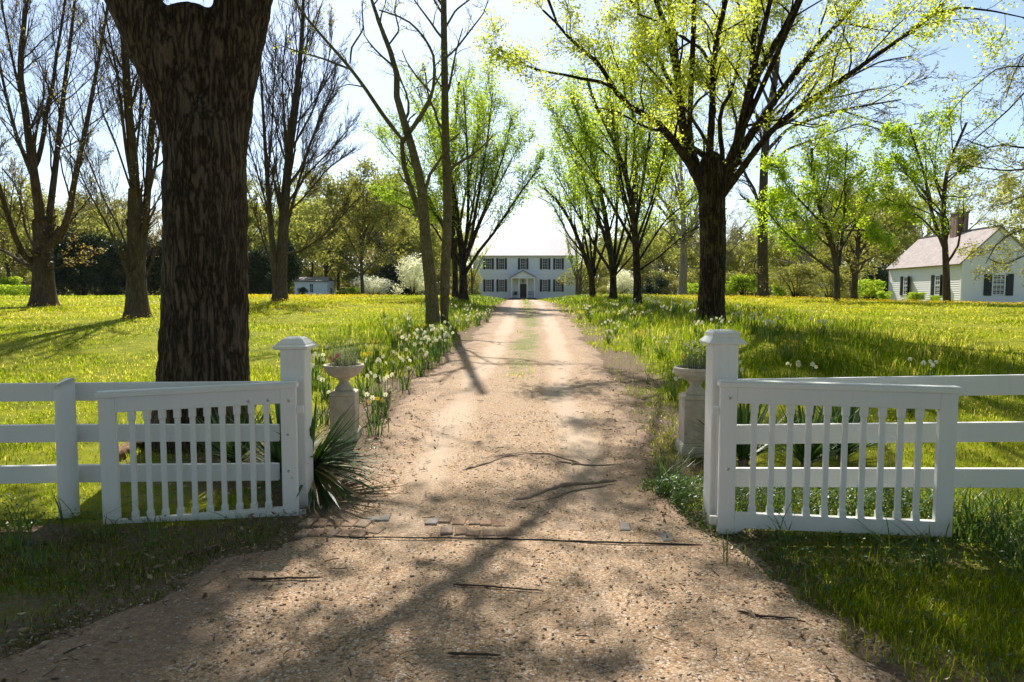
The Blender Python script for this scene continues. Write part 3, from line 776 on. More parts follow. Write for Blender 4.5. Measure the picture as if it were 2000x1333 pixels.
def urn_plant(cx, cy, z, label, kind):
    r = thing('potted_plant', label, 'plant', (cx, cy, z), None)
    n = 150 if kind == 'lav' else 90
    rr = .15 * np.sqrt(rng.random(n)); th = rng.uniform(0, 6.28, n)
    pos = np.stack([cx + rr * np.cos(th), cy + rr * np.sin(th), np.full(n, z - .01)], -1)
    h = rng.uniform(.10, .30, n) * (1.0 if kind == 'lav' else .8); h[:10] = rng.uniform(.30, .42, 10)
    V, Q, T, kk = blades(pos, h, np.full(n, .007), th + rng.normal(0, .8, n), rng.uniform(.05, .5, n), 3)
    mk('stems', V, Q, T, LAV, r, False, {'rnd': np.repeat(rng.random(n), kk)})
    m = 700 if kind == 'lav' else 900
    rr = (.13 if kind == 'lav' else .15) * np.sqrt(rng.random(m)); th = rng.uniform(0, 6.28, m)
    cc = np.stack([cx + rr * np.cos(th) + .02, cy + rr * np.sin(th), z + rng.random(m) ** 1.4 * (.20 if kind == 'lav' else .24)], -1)
    V, Q = leafquads(cc, .016 if kind == 'lav' else .022, rng, .3)
    mk('foliage', V, Q, None, LAV if kind == 'lav' else WEED, r, False, {'rnd': np.repeat(rng.random(m), 4)})
    fl = [(-.13, -.06, .09, PINK), (-.05, -.10, .11, PINK), (-.09, -.11, .07, PINK), (-.02, -.12, .13, PINK)] if kind == 'lav' else \
         [(-.08, -.10, .22, PETAL_W), (-.05, -.06, .27, PETAL_W), (-.11, -.05, .25, PETAL_W), (-.02, -.1, .19, PETAL_W), (.03, -.1, .25, PETAL_W), (-.15, -.04, .12, PETAL_Y), (.08, -.08, .3, PETAL_W)]
    for (dx, dy_, dz, m_) in fl:
        V, Q, nqp = flower_v(np.array([cx + dx, cy + dy_, z + dz]), .026, np.array([rng.normal(0, .3), -1, .5]), 5, .8, rng)
        mk('flower', V, Q, None, [m_, CUP_Y], r, False, {'rnd': np.zeros(len(V))}, [0] * nqp + [1] * (len(Q) - nqp))
urn_plant(plx, ply, sl, 'lavender stems with magenta flowers growing in the stone urn', 'lav')
urn_plant(prx, pry, sr, 'bushy green plant with small white flowers in the half hidden urn', 'bush')

# ------------------------------------------------------------------ yuccas
def yucca(x, y, n, L, label, spread=(.15, 1.35), seed=0, lift=0., bias=None):
    rg = np.random.default_rng(seed)
    z = hz(x, y)
    r = thing('yucca', label, 'yucca', (x, y, z), 'yuccas by the gates')
    az = rg.uniform(0, 6.28, n) if bias is None else bias + rg.normal(0, .95, n); el = rg.uniform(*spread, n)
    Ls = L * rg.uniform(.6, 1.1, n)
    d = np.stack([np.cos(az) * np.cos(el), np.sin(az) * np.cos(el), np.sin(el)], -1)
    s = np.stack([-np.sin(az), np.cos(az), np.zeros(n)], -1)
    base = np.array([x, y, z + .05 + lift]) + d * .03 + rg.normal(0, .015, (n, 3))
    bend = rg.choice([.05, .15, .3, .5], n, p=[.3, .4, .2, .1])
    segs = [(0, .6), (.25, .85), (.55, .8), (.82, .42)]
    V = np.zeros((n, 9, 3)); w = .017
    for i, (t, ww) in enumerate(segs):
        c = base + d * (Ls * t)[:, None] - UP * (bend * Ls * t * t * np.cos(el))[:, None]
        V[:, 2 * i] = c - s * w * ww; V[:, 2 * i + 1] = c + s * w * ww
    V[:, 8] = base + d * Ls[:, None] - UP * (bend * Ls * np.cos(el))[:, None]
    bi = np.arange(n)[:, None] * 9
    Q = np.concatenate([bi + np.array([[2 * i, 2 * i + 1, 2 * i + 3, 2 * i + 2]]) for i in range(3)])
    T = bi + np.array([[6, 7, 8]])
    tone = np.clip(rg.normal(.45, .22, n), 0, .85); tone[(el < .3) & (rg.random(n) < .4)] = 1
    mk('leaves', V.reshape(-1, 3), Q, T, YUCCA, r, False, {'rnd': np.repeat(tone, 9)})
    b = MB(); b.tube([(x, y, z - .05), (x, y, z + .05 + lift * .8), (x, y, z + .12 + lift)], [.05, .05, .02], 8); b.build('crown_base', LITTER, r, True)
yucca(-1.70, 5.70, 135, .78, 'spiky green yucca spilling onto the drive beside the pyramid-capped post', (-.55, 1.0), 1, .16, -.25)
yucca(-2.05, 6.05, 120, .85, 'dark spiky yucca behind the hinge end of the sagging gate', (.2, 1.45), 2)
yucca(-2.62, 6.35, 90, .74, 'shaded yucca at the foot of the big trunk, seen through the gate pickets', (.2, 1.4), 3)
yucca(2.22, 6.45, 95, .8, 'upright yucca beyond the fence, closest to the stepped-cap post', (.35, 1.45), 4)
yucca(2.78, 6.35, 95, .78, 'upright yucca beyond the fence, middle one seen through the weedy gate', (.35, 1.45), 5)
yucca(3.25, 6.6, 95, .8, 'upright yucca beyond the fence, seen through the free end of the weedy gate', (.35, 1.45), 6)

# ------------------------------------------------------------------ brick threshold, edging, roots, sticks
def paver(u, v, w, l, rz, name, mat, label, cat, group, up=.03):
    p = G(u, v); x, y = p[0], p[1]; z = hz(x, y)
    b = MB(); b.frusta(x, y, [(.5, z - .03), (.5, z + up - .008), (.44, z + up)], 0)
    V = b.v[0]; V[:, 0] = (V[:, 0] - x) * w; V[:, 1] = (V[:, 1] - y) * l
    c, s_ = math.cos(rz), math.sin(rz); tx, ty = rng.normal(0, .025), rng.normal(0, .025)
    V[:, 2] += V[:, 0] * tx + V[:, 1] * ty
    vx = V[:, 0] * c - V[:, 1] * s_ + x; vy = V[:, 0] * s_ + V[:, 1] * c + y; V[:, 0], V[:, 1] = vx, vy
    o = b.build(name, mat, None, False, .010, at=(x, y, z)); return tag(o, label, cat, group)
BL = 'reddish brick sunk flush in the gravel across the gate opening'
for i in range(5):
    for j in range(2):
        paver(602 + 27 * i + 4 * j - 14 * (1 - j) * 0 - 12 * j, 1026 + 20 * j + i * .6, .095, .15, -.18 + rng.normal(0, .05), 'paving_brick', BRICKM, 'tan brick paving the corner beside the pyramid-capped gate post', 'brick', 'bricks beside the gate post', .0255 + rng.random() * .006)
for i in range(7):
    for j in range(2):
        if (i, j) in ((5, 0), (6, 1)): continue
        paver(873 + 26.5 * i + rng.normal(0, 2), 1022 + 20 * j + i * 1.0 + rng.normal(0, 1.2), .09, .145, rng.normal(0, .10), 'threshold_brick', BRICKM, BL, 'brick', 'bricks of the gate threshold', .026 + rng.random() * .008)
for (u, v, w, l, lb) in ((728, 1019, .12, .10, 'pale grey flat stone in the gravel near the tan corner bricks'), (752, 1017, .07, .12, 'small pale stone chip wedged beside the larger flat stone'), (845, 1023, .09, .16, 'bluish grey flat stone just before the row of sunken red bricks'),
                          (1221, 1034, .075, .16, 'small pale square stone alone toward the weedy gate'), (1301, 1054, .09, .18, 'grey slab half buried near the ground cover')):
    paver(u, v, w, l, rng.normal(0, .15), 'flat_stone', COPING, lb, 'stone', 'flat stones in the gravel', .026)
for (u, v) in ((1098, 1032), (1122, 1036), (735, 1040), (1290, 1033)):
    paver(u, v, .10, .14, rng.normal(0, .15), 'buried_brick', BRICKM, 'brown brick almost covered by gravel along the threshold', 'brick', 'half buried bricks', .023)

def lying(name, pts, w0, w1, mat, label, cat, group=None, lift=.03, sides=7, flat_=1.0, wig=.006):
    q = [G(u, v) for u, v in pts]
    q = resample(np.array(q), 4 * len(q))
    q[:, 2] = H(q[:, 0], q[:, 1]) + lift
    q[1:-1] += rng.normal(0, wig, (len(q) - 2, 3)) * np.array([1, 1, .4])
    rad = np.linspace(w0, w1, len(q)) * rng.uniform(.85, 1.15, len(q)); rad[0] *= .4; rad[-1] *= .3
    V, Q, T = tubes(q[None], rad[None], sides)
    o = mk(name, V, Q, T, mat, None, True, at=tuple(q[0])); return tag(o, label, cat, group)

def resample(pts, n):
    pts = np.asarray(pts, float)
    s = np.concatenate([[0], np.cumsum(np.linalg.norm(np.diff(pts, axis=0), axis=1))])
    t = np.linspace(0, s[-1], n * 4)
    q = np.stack([np.interp(t, s, pts[:, i]) for i in range(3)], -1)
    for _ in range(3 + n // 6): q[1:-1] = (q[:-2] + 2 * q[1:-1] + q[2:]) / 4
    return q[np.linspace(0, len(q) - 1, n).round().astype(int)]

lying('edging_strip', [(580, 1049), (700, 1057), (860, 1058), (960, 1059), (1080, 1063), (1200, 1068), (1372, 1072)], .004, .0065, EDGE_M, 'thin dark edging strip lying across the gate opening', 'edging', None, .027, 6, 1, .0025)
for pts, w, lb in (([(905, 922), (945, 912), (985, 897), (1030, 890), (1075, 891), (1130, 906)], .024, 'gnarled surface root arching over the middle of the drive'),
                   ([(935, 900), (985, 893), (1040, 886), (1085, 887)], .016, 'thin surface root just behind the arching root'),
                   ([(1000, 982), (1035, 977), (1062, 965), (1100, 952), (1160, 947), (1205, 942)], .030, 'thick wavy surface root, closest of the roots to the brick row'),
                   ([(1030, 990), (1080, 978), (1120, 962), (1185, 952)], .016, 'slender root running alongside the thick wavy root'),
                   ([(1090, 905), (1150, 912), (1210, 911), (1255, 908)], .013, 'faint straight root reaching toward the grass verge')):
    lying('tree_root', pts, w, w * .5, ROOT_M, lb, 'root', 'roots surfacing in the drive', .013, 8, 1, .006)
for pts, w, lb in (([(484, 1140), (520, 1141), (560, 1139), (632, 1138)], .010, 'dark curved stick in the shade in front of the sagging gate'),
                   ([(885, 1152), (950, 1155), (1010, 1160), (1062, 1165)], .008, 'thin straight dark stick in the middle of the gravel'),
                   ([(874, 1289), (915, 1290), (980, 1292)], .010, 'short dark stick at the bottom edge of the gravel'),
                   ([(1440, 1205), (1490, 1215), (1560, 1220)], .009, 'pale twig along the gravel edge below the weedy gate'),
                   ([(52, 1258), (75, 1253), (97, 1247)], .011, 'short pale stick in the dark grass corner')):
    lying('stick', pts, w * .8, w * .45, STICK_M, lb, 'stick', None, .031, 6, 1, .0025)
for pts, lb in (([(365, 1092), (385, 1086)], 'dry tan yucca blade lying flat in the shade'), ([(405, 1086), (428, 1070)], 'curled pale yucca blade beside the flat one')):
    lying('dead_blade', pts, .014, .006, LITTER, lb, 'dead leaf', None, .04, 5, 1, .01)
lying('fallen_log', [(215, 905), (262, 880), (300, 862)], .07, .05, m_bark('log_bark', (.12, .075, .04), (.32, .22, .13), 12, .3, .01), 'rotting orange-brown log lying against the base of the big trunk', 'log', None, .05, 10, 1, .02)

# ------------------------------------------------------------------ daffodils
def daffodil(x, y, kind, rg, label, group):
    r = thing('daffodil_clump', label, 'daffodils', (x, y, hz(x, y)), group)
    z = hz(x, y)
    n = 22
    pos = np.stack([x + rg.normal(0, .05, n), y + rg.normal(0, .05, n), np.full(n, z - .01)], -1)
    V, Q, T, kk = blades(pos, rg.uniform(.20, .38, n), np.full(n, .016), rg.uniform(0, 6.28, n), rg.uniform(.1, .6, n), 3, .6)
    mk('leaves', V, Q, T, GRASS_LONG, r, False, {'rnd': np.repeat(np.clip(rg.normal(.5, .15, n), 0, .9), kk)})
    for i in range(int(rg.integers(4, 9))):
        px_, py_ = x + rg.normal(0, .10), y + rg.normal(0, .10); hh = rg.uniform(.30, .45)
        c = np.array([px_, py_, z + hh]); az = rg.uniform(0, 6.28)
        nn = np.array([math.cos(az), math.sin(az) - .4, .25])
        nn /= np.linalg.norm(nn)
        V, Q, nqp = flower_v(c + nn * .012, (.036 if kind != 'y' else .03) * rg.uniform(.85, 1.2), nn, 6, 1.2 if kind != 'w' else .8, rg)
        Vs, Qs, Ts = tubes(np.array([[(x + (px_ - x) * .4, y + (py_ - y) * .4, z), (px_, py_, z + hh * .6), tuple(c)]]), np.full((1, 3), .0045), 3)
        m0 = len(V)
        Qa = np.concatenate([np.array(Q), Qs + m0])
        mats = {'w': [PETAL_W, CUP_Y, STEM], 'y': [PETAL_Y, CUP_O, STEM], 'c': [PETAL_W, CUP_O, STEM]}[kind]
        mk('flower', np.concatenate([np.array(V), Vs]), Qa, None, mats, r, False, {'rnd': np.zeros(m0 + len(Vs))}, [0] * nqp + [1] * (len(Q) - nqp) + [2] * len(Qs))
    return r
LBL = {('w', 0): 'clump of white daffodils on the verge leading to the twin-trunked tree', ('y', 0): 'clump of yellow daffodils on the verge leading to the twin-trunked tree', ('c', 0): 'clump of orange-cupped white daffodils on the verge before the twin-trunked tree',
       ('w', 1): 'clump of white daffodils in tall grass below the spreading dark tree', ('y', 1): 'clump of yellow daffodils in tall grass below the spreading dark tree', ('c', 1): 'clump of orange-cupped white daffodils in grass below the spreading dark tree'}
protos = {}
rg = np.random.default_rng(5)
def put_daff(x, y, kind, side):
    key = (kind, side); grp = ('%s daffodils along the %s verge' % ({'w': 'white', 'y': 'yellow', 'c': 'orange-cupped'}[kind], 'twin tree' if side == 0 else 'dark tree'))
    pr = protos.setdefault(key, [])
    if len(pr) < 3:
        pr.append(daffodil(x, y, kind, rg, LBL[key], grp))
    else:
        dup(pr[int(rg.integers(0, 3))], (x, y, hz(x, y)), rg.uniform(0, 6.28), rg.uniform(.85, 1.15))
pts_ = []
def far_enough(x, y, dmin):
    for (a, b_) in pts_:
        if (a - x) ** 2 + (b_ - y) ** 2 < dmin * dmin: return False
    pts_.append((x, y)); return True
for px_, py_ in ((745, 790), (790, 760), (770, 735), (820, 735), (740, 745), (848, 700), (730, 850), (745, 815), (700, 700), (806, 690), (772, 680), (840, 680), (855, 690), (620, 740), (635, 775), (860, 665), (733, 700)):
    p = G(px_, py_); far_enough(p[0], p[1], .1); put_daff(p[0], p[1], 'ywwcwwwywwwwwwwyw'[len(pts_) % 17], 0)
tries = 0; cnt = 0
while cnt < 46 and tries < 6000:
    tries += 1
    y = 7.8 + 19 * rg.random() ** 1.25; x = float(xl(y)) - .05 - abs(rg.normal(0, .75 + .02 * y))
    if drive_d(x, y) < -.05 or not far_enough(x, y, .26): continue
    if math.hypot(x - plx, y - ply) < .35: continue
    put_daff(x, y, rg.choice(['w', 'w', 'w', 'w', 'c', 'w', 'y']), 0); cnt += 1
cnt = 0; tries = 0
while cnt < 44 and tries < 6000:
    tries += 1
    y = 8.5 + 19 * rg.random() ** 1.1; x = float(xr(y)) + .35 + 4.5 * rg.random()
    if not far_enough(x, y, .35) or math.hypot(x - prx, y - pry) < .4: continue
    put_daff(x, y, rg.choice(['w', 'w', 'w', 'y', 'c']), 1); cnt += 1
# ------------------------------------------------------------------ buildings
def siding(b, o, a, n, x0, x1, z0, z1, board, out=.022, ext=None):
    """lapped boards on a wall plane through o along a, outward normal n"""
    o = np.asarray(o, float); a = np.asarray(a, float); n = np.asarray(n, float)
    k = max(1, int(round((z1 - z0) / board))); hb = (z1 - z0) / k
    for i in range(k):
        za, zb = z0 + i * hb, z0 + (i + 1) * hb
        xa0, xa1 = (x0, x1) if ext is None else ext(za)
        xb0, xb1 = (x0, x1) if ext is None else ext(zb)
        if xa1 - xa0 < .02: continue
        if xb1 < xb0: xb0 = xb1 = (xb0 + xb1) / 2
        p = [o + a * xa0 + UP * za, o + a * xa1 + UP * za, o + a * xa1 + UP * za + n * out, o + a * xa0 + UP * za + n * out, o + a * xb0 + UP * zb, o + a * xb1 + UP * zb]
        b.add(p, [(3, 2, 5, 4), (0, 1, 2, 3)], [(3, 4, 0), (2, 1, 5)])

def window(root, o, a, n, xc_, z0, w, h, cols, rows, fr=.06, out=.07, label=None):
    f = MB()
    for (q0, q1, s0, s1) in ((xc_ - w / 2 - fr, xc_ - w / 2, z0 - fr, z0 + h + fr), (xc_ + w / 2, xc_ + w / 2 + fr, z0 - fr, z0 + h + fr),
                              (xc_ - w / 2, xc_ + w / 2, z0 + h, z0 + h + fr), (xc_ - w / 2, xc_ + w / 2, z0 - fr, z0)):
        f.obox(o, a, n, q0, q1, s0, s1, 0, out)
    for i in range(1, cols):
        x = xc_ - w / 2 + w * i / cols; f.obox(o, a, n, x - .014, x + .014, z0, z0 + h, .03, .052)
    for j in range(1, rows):
        z = z0 + h * j / rows; t_ = .026 if j == rows // 2 else .014
        f.obox(o, a, n, xc_ - w / 2, xc_ + w / 2, z - t_, z + t_, .032, .056)
    fo = f.build('window', HOUSE_W, root)
    if label: fo['label'] = label
    g = MB(); g.obox(o, a, n, xc_ - w / 2, xc_ + w / 2, z0, z0 + h, .004, .028)
    V = np.concatenate(g.v)
    go = mk('pane', V, np.concatenate(g.q), None, GLASS, fo)
    return fo

def shutter(root, o, a, n, x0, x1, z0, z1, sw=0.0):
    b = MB(); th = .04
    b.obox(o, a, n, x0, x1, z0, z1, .03, .03 + th)
    k = 10
    for half in ((z0 + .07, (z0 + z1) / 2 - .03), ((z0 + z1) / 2 + .03, z1 - .07)):
        for i in range(k):
            z = half[0] + (half[1] - half[0]) * i / k
            b.obox(o, a, n, x0 + .05, x1 - .05, z, z + (half[1] - half[0]) / k * .55, .03 + th, .03 + th + .012)
    b.build('shutter', SHUTTER, root)

def roof_plane(name, p00, p10, p11, p01, th, mat, root, uvs):
    """sloped slab; p00-p10 eave, p01-p11 ridge; UV in metres"""
    p = [np.asarray(q, float) for q in (p00, p10, p11, p01)]
    nn = np.cross(p[1] - p[0], p[3] - p[0]); nn /= np.linalg.norm(nn)
    if nn[2] < 0: nn = -nn
    V = [q for q in p] + [q - nn * th for q in p]
    o = mk(name, V, [(0, 1, 2, 3), (7, 6, 5, 4), (0, 4, 5, 1), (1, 5, 6, 2), (2, 6, 7, 3), (3, 7, 4, 0)], None, mat, root)
    uv = o.data.uv_layers.new(name='uv')
    lu = np.linalg.norm(p[1] - p[0]); lv = np.linalg.norm(p[3] - p[0])
    m = {0: (0, 0), 1: (lu, 0), 2: (lu, lv), 3: (0, lv)}
    for l in o.data.loops: uv.data[l.index].uv = m[l.vertex_index % 4]
    return o

# main house
Yh_ = 109.0
def hx(u): return (u - 1000) / F_PX * Yh_ * 1.0
def hzv(v): return P(1024, v, Yh_)[2]
X0, X1 = hx(924.5), hx(1124)
Z0, Z1 = hzv(587.5), hzv(499)
xm = (X0 + X1) / 2
house = thing('house', 'two-storey white clapboard house with dark shutters at the end of the drive', 'house', (xm, Yh_, Z0))
ax, nf = np.array([1., 0, 0]), np.array([0, -1., 0])
oF = np.array([0, Yh_, 0.])
D = 9.0
b = MB(); b.box(X0 + .03, X1 - .03, Yh_ + .03, Yh_ + D, Z0 - .5, Z1 - .01)
siding(b, oF, ax, nf, X0, X1, Z0 + .35, hzv(535.5), .17); siding(b, oF, ax, nf, X0, X1, hzv(535.5) + .14, Z1 - .25, .17)
siding(b, (X0, Yh_, 0), (0, 1, 0), (-1, 0, 0), 0, D, Z0 + .35, Z1, .17); siding(b, (X1, Yh_, 0), (0, 1, 0), (1, 0, 0), 0, D, Z0 + .35, Z1, .17)
b.obox(oF, ax, nf, X0 - .02, X1 + .02, hzv(535.5), hzv(535.5) + .14, 0, .05)
for xx in (X0, X1 - .16): b.obox(oF, ax, nf, xx, xx + .16, Z0 + .3, Z1 - .25, .0, .045)
b.build('wall', HOUSE_W, house)
b = MB(); b.box(X0 - .02, X1 + .02, Yh_ - .05, Yh_ + .02, Z0 - .5, Z0 + .35); b.build('foundation', simple('foundation_brick', (.16, .10, .085), .9, .2, .4, 12), house)
b = MB(); b.obox(oF, ax, nf, X0 - .35, X1 + .35, Z1 - .25, Z1 - .02, 0, .35); b.build('cornice', HOUSE_W, house)
rz_ = P(1024, 466, Yh_ + D / 2)[2]
roof_plane('roof', (X0 - .5, Yh_ - .5, Z1 - .06), (X1 + .5, Yh_ - .5, Z1 - .06), (X1 + .5, Yh_ + D / 2, rz_), (X0 - .5, Yh_ + D / 2, rz_), .12, ROOF_HOUSE, house, None)
roof_plane('roof', (X1 + .5, Yh_ + D + .5, Z1 - .06), (X0 - .5, Yh_ + D + .5, Z1 - .06), (X0 - .5, Yh_ + D / 2, rz_), (X1 + .5, Yh_ + D / 2, rz_), .12, ROOF_HOUSE, house, None)
for xx, sg in ((X0, -1), (X1, 1)):
    b = MB(); b.add([(xx, Yh_, Z1), (xx, Yh_ + D, Z1), (xx, Yh_ + D / 2, rz_ - .1)], [], [(0, 1, 2) if sg > 0 else (0, 2, 1)]); b.build('gable', HOUSE_W, house)
k_ = 5.714
for ux in (597, 742, 981, 1225, 1373):
    xq = hx(850 + ux / k_)
    zt_, zb_ = hzv(430 + 428 / k_), hzv(430 + 553 / k_)
    window(house, oF, ax, nf, xq, zb_ + .06, .80, zt_ - zb_ - .12, 3, 4)
    for s_ in (-1, 1): shutter(house, oF, ax, nf, xq + s_ * .66 - .18, xq + s_ * .66 + .18, zb_, zt_)
    if ux != 981:
        zt_, zb_ = hzv(430 + 664 / k_), hzv(430 + 802 / k_)
        window(house, oF, ax, nf, xq, zb_ + .06, .80, zt_ - zb_ - .12, 3, 5)
        for s_ in (-1, 1): shutter(house, oF, ax, nf, xq + s_ * .66 - .18, xq + s_ * .66 + .18, zb_, zt_)
# porch
Yp = Yh_ - 2.2
def px_(u): return (850 + u / k_ - 1000) / F_PX * Yp
def pz_(v): return P(1024, 430 + v / k_, Yp)[2]
pxm = px_(981.5)
zf = pz_(868)
b = MB(); b.box(px_(848), px_(1122), Yp + .02, Yh_ - .03, zf - .12, zf); b.build('porch_floor', COPING, house)
b = MB(); b.box(px_(850), px_(1120), Yp + .06, Yh_ - .06, zf - 1.0, zf - .122); b.build('porch_base', simple('porch_brick', (.07, .06, .06), .9, .2, .4, 12), house)
for i in range(3):
    b = MB(); b.box(px_(930), px_(1035), Yp - .28 * (i + 1), Yp - .28 * i + .018 - .003 * i, zf - 1.0, zf - .17 * (i + 1)); b.build('step', simple('step_brick', (.16, .11, .09), .9, .2, .4, 12) if i == 0 else bpy.data.materials['step_brick'], house)
zc = pz_(655)
for u in (853, 937, 1027, 1108):
    b = MB(); b.box(px_(u) - .09, px_(u) + .09, Yp + .1, Yp + .28, zf, zc); b.box(px_(u) - .13, px_(u) + .13, Yp + .06, Yp + .32, zf, zf + .15); b.box(px_(u) - .13, px_(u) + .13, Yp + .06, Yp + .32, zc - .12, zc); b.build('column', HOUSE_W, house)
b = MB(); b.box(px_(843), px_(1118), Yp + .04, Yh_, zc, zc + .32); b.build('entablature', HOUSE_W, house)
xa, xb, xmid = px_(830), px_(1132), px_(981)
ze, za = pz_(640), pz_(562)
b = MB(); b.add([(xa + .2, Yp + .12, ze), (xb - .2, Yp + .12, ze), (xmid, Yp + .12, za - .1)], [], [(0, 1, 2)])
b.obox((0, Yp, 0), ax, nf, xa, xb, ze - .12, ze + .02, -.10, .1); b.build('pediment', HOUSE_W, house)
for (p, q, s_) in ((xa, xmid, 0), (xb, xmid, 1)):
    pr4 = ((p, Yp - .15, ze + .02), (p, Yh_, ze + .02), (q, Yh_, za + .04), (q, Yp - .15, za + .04))
    roof_plane('porch_roof', *pr4, .14, ROOF_COTT, house, None)
    b = MB(); dv = np.array([q - p, 0, za - ze + .02]); L_ = np.linalg.norm(dv)
    b.hexa([(p, Yp - .13, ze - .10), (q, Yp - .13, za - .10), (q, Yp - .01, za - .10), (p, Yp - .01, ze - .10), (p, Yp - .13, ze - .0), (q, Yp - .13, za - .0), (q, Yp - .01, za - .0), (p, Yp - .01, ze - .0)] if s_ == 0 else
           [(q, Yp - .13, za - .10), (p, Yp - .13, ze - .10), (p, Yp - .01, ze - .10), (q, Yp - .01, za - .10), (q, Yp - .13, za - .0), (p, Yp - .13, ze - .0), (p, Yp - .01, ze - .0), (q, Yp - .01, za - .0)]); b.build('raking_cornice', HOUSE_W, house)
zdt = hzv(430 + 714 / k_)
b = MB(); b.obox(oF, ax, nf, hx(850 + 945 / k_), hx(850 + 1018 / k_), zf, zdt, .01, .06)
for i in range(2):
    for j in range(3):
        x_ = hx(850 + 945 / k_) + .12 + i * .42; z_ = zf + .2 + j * (zdt - zf - .2) / 3
        b.obox(oF, ax, nf, x_, x_ + .34, z_, z_ + .48, .06, .075)
d_ = b.build('door', DOOR, house)
b = MB(); c0 = oF + ax * (hx(850 + 1010 / k_)) + UP * (zf + 1.0); b.tube([c0 + nf * .06, c0 + nf * .1, c0 + nf * .14], [.02, .035, .02], 8); b.build('handle', simple('brass', (.5, .36, .12), .3, .5), d_, True)
b = MB()
for x_ in (hx(850 + 940 / k_) - .10, hx(850 + 1023 / k_) - .02): b.obox(oF, ax, nf, x_, x_ + .12, zf, zdt + .14, .0, .09)
b.obox(oF, ax, nf, hx(850 + 940 / k_) + .02, hx(850 + 1023 / k_) - .02, zdt, zdt + .14, 0, .085); b.build('door_frame', HOUSE_W, house)
# things on the porch
lant = thing('lantern', 'small dark lantern hanging in the house porch', 'lantern', (xmid, Yp + 1.0, pz_(700)))
b = MB(); zl = pz_(697); b.frusta(xmid, Yp + 1., [(.06, zl), (.11, zl + .05), (.11, zl + .34), (.14, zl + .36), (.03, zl + .46)], 0, 6); b.build('body', IRON, lant)
b = MB(); b.tube([(xmid, Yp + 1., zl + .44), (xmid, Yp + 1., zl + .6), (xmid, Yp + 1., zc + .05)], [.012, .012, .012], 5); b.build('chain', IRON, lant)
def bench(x, y, z, w, label):
    r = thing('bench', label, 'bench', (x, y, z), 'benches in the house porch')
    b = MB(); b.box(x - w / 2, x + w / 2, y - .25, y + .25, z + .42, z + .46); b.build('seat', IRON, r)
    b = MB(); b.box(x - w / 2, x + w / 2, y + .2, y + .25, z + .9, z + .96)
    for i in range(9): xx = x - w / 2 + .02 + (w - .06) * i / 8; b.box(xx, xx + .03, y + .21, y + .24, z + .46, z + .9)
    b.build('backrest', IRON, r)
    for sx in (-1, 1):
        b = MB(); b.box(x + sx * (w / 2 - .03) - .02, x + sx * (w / 2 - .03) + .02, y - .25, y + .2, z + .64, z + .68); b.build('armrest', IRON, r)
        for yy in (-.22, .2):
            b = MB(); b.box(x + sx * (w / 2 - .03) - .02, x + sx * (w / 2 - .03) + .02, y + yy - .02, y + yy + .02, z, z + (.64 if yy < 0 else .46)); b.build('leg', IRON, r)
bench((px_(895)), Yp + 1.3, zf, 1.0, 'dark slatted bench on the porch with a cushion, by the shaded door side')
bench((px_(1067)), Yp + 1.3, zf, 1.0, 'empty dark slatted bench on the porch across from the cushioned one')
cu = MB(); cu.frusta(px_(897), Yp + 1.28, [(.15, zf + .46), (.22, zf + .5), (.22, zf + .78), (.15, zf + .86)], 0, 8); tag(cu.build('cushion', simple('dark_cushion', (.02, .02, .022), .9), None, True, at=(px_(897), Yp + 1.28, zf + .46)), 'dark cushion propped on the porch bench', 'cushion')

# cottage
c0 = np.array([P(1876, 601, 47.0)[0], 47.0, P(1876, 601, 47.0)[2]])
far_ = np.array([P(1735, 596, 58.2)[0], 58.2, 0]); al = far_ - np.array([c0[0], c0[1], 0]); Lc = np.linalg.norm(al); al /= Lc     # along the eaved wall, away
ag = np.array([al[1], -al[0], 0.])                                                                                              # along the gable wall, to the right
Wc = 4.7
zc0 = c0[2] - .1; zce = P(1874, 510, 47.)[2]; zcr = P(1945, 441, 46.8)[2]
cot = thing('cottage', 'small white clapboard cottage with a grey shingle roof and brick chimney', 'cottage', tuple(c0))
oc = np.array([c0[0], c0[1], 0.])
nl, ng = -ag, -al
b = MB()
siding(b, oc, al, nl, 0, Lc, zc0, zce, .155, .034)
siding(b, oc, ag, ng, 0, Wc, zc0, zce, .155, .034)
siding(b, oc, ag, ng, 0, Wc, zce, zcr - .12, .155, .034, lambda z: ((z - zce) / (zcr - zce) * Wc / 2, Wc - (z - zce) / (zcr - zce) * Wc / 2))
siding(b, oc + ag * Wc, al, ag, 0, Lc, zc0, zce, .155, .034)
siding(b, oc + al * Lc, ag, al, 0, Wc, zc0, zce, .155, .034)
siding(b, oc + al * Lc, ag, al, 0, Wc, zce, zcr - .12, .155, .034, lambda z: ((z - zce) / (zcr - zce) * Wc / 2, Wc - (z - zce) / (zcr - zce) * Wc / 2))
b.obox(oc, al, nl, -.02, .10, zc0, zce, .0, .045); b.obox(oc, ag, ng, -.045, .10, zc0, zce, 0, .043)
b.obox(oc, al, nl, Lc - .1, Lc, zc0, zce, .0, .045)
b.build('wall', COTT_W, cot)
for i, (sg, base) in enumerate(((1, oc), (-1, oc + ag * Wc))):
    e0 = base - al * .12 - ag * sg * .28 + UP * (zce - .20); e1 = base + al * (Lc + .12) - ag * sg * .28 + UP * (zce - .20)
    r0 = oc + ag * Wc / 2 - al * .12 + UP * zcr; r1 = oc + ag * Wc / 2 + al * (Lc + .12) + UP * zcr
    roof_plane('roof', e0, e1, r1, r0, .09, ROOF_COTT, cot, None)
b = MB(); b.obox(oc + ag * Wc / 2 + UP * (zcr + .02), al, ag, -.13, Lc + .13, -.06, .035, -.10, .10); b.build('ridge_cap', simple('ridge_dark', (.10, .09, .085), .8), cot)
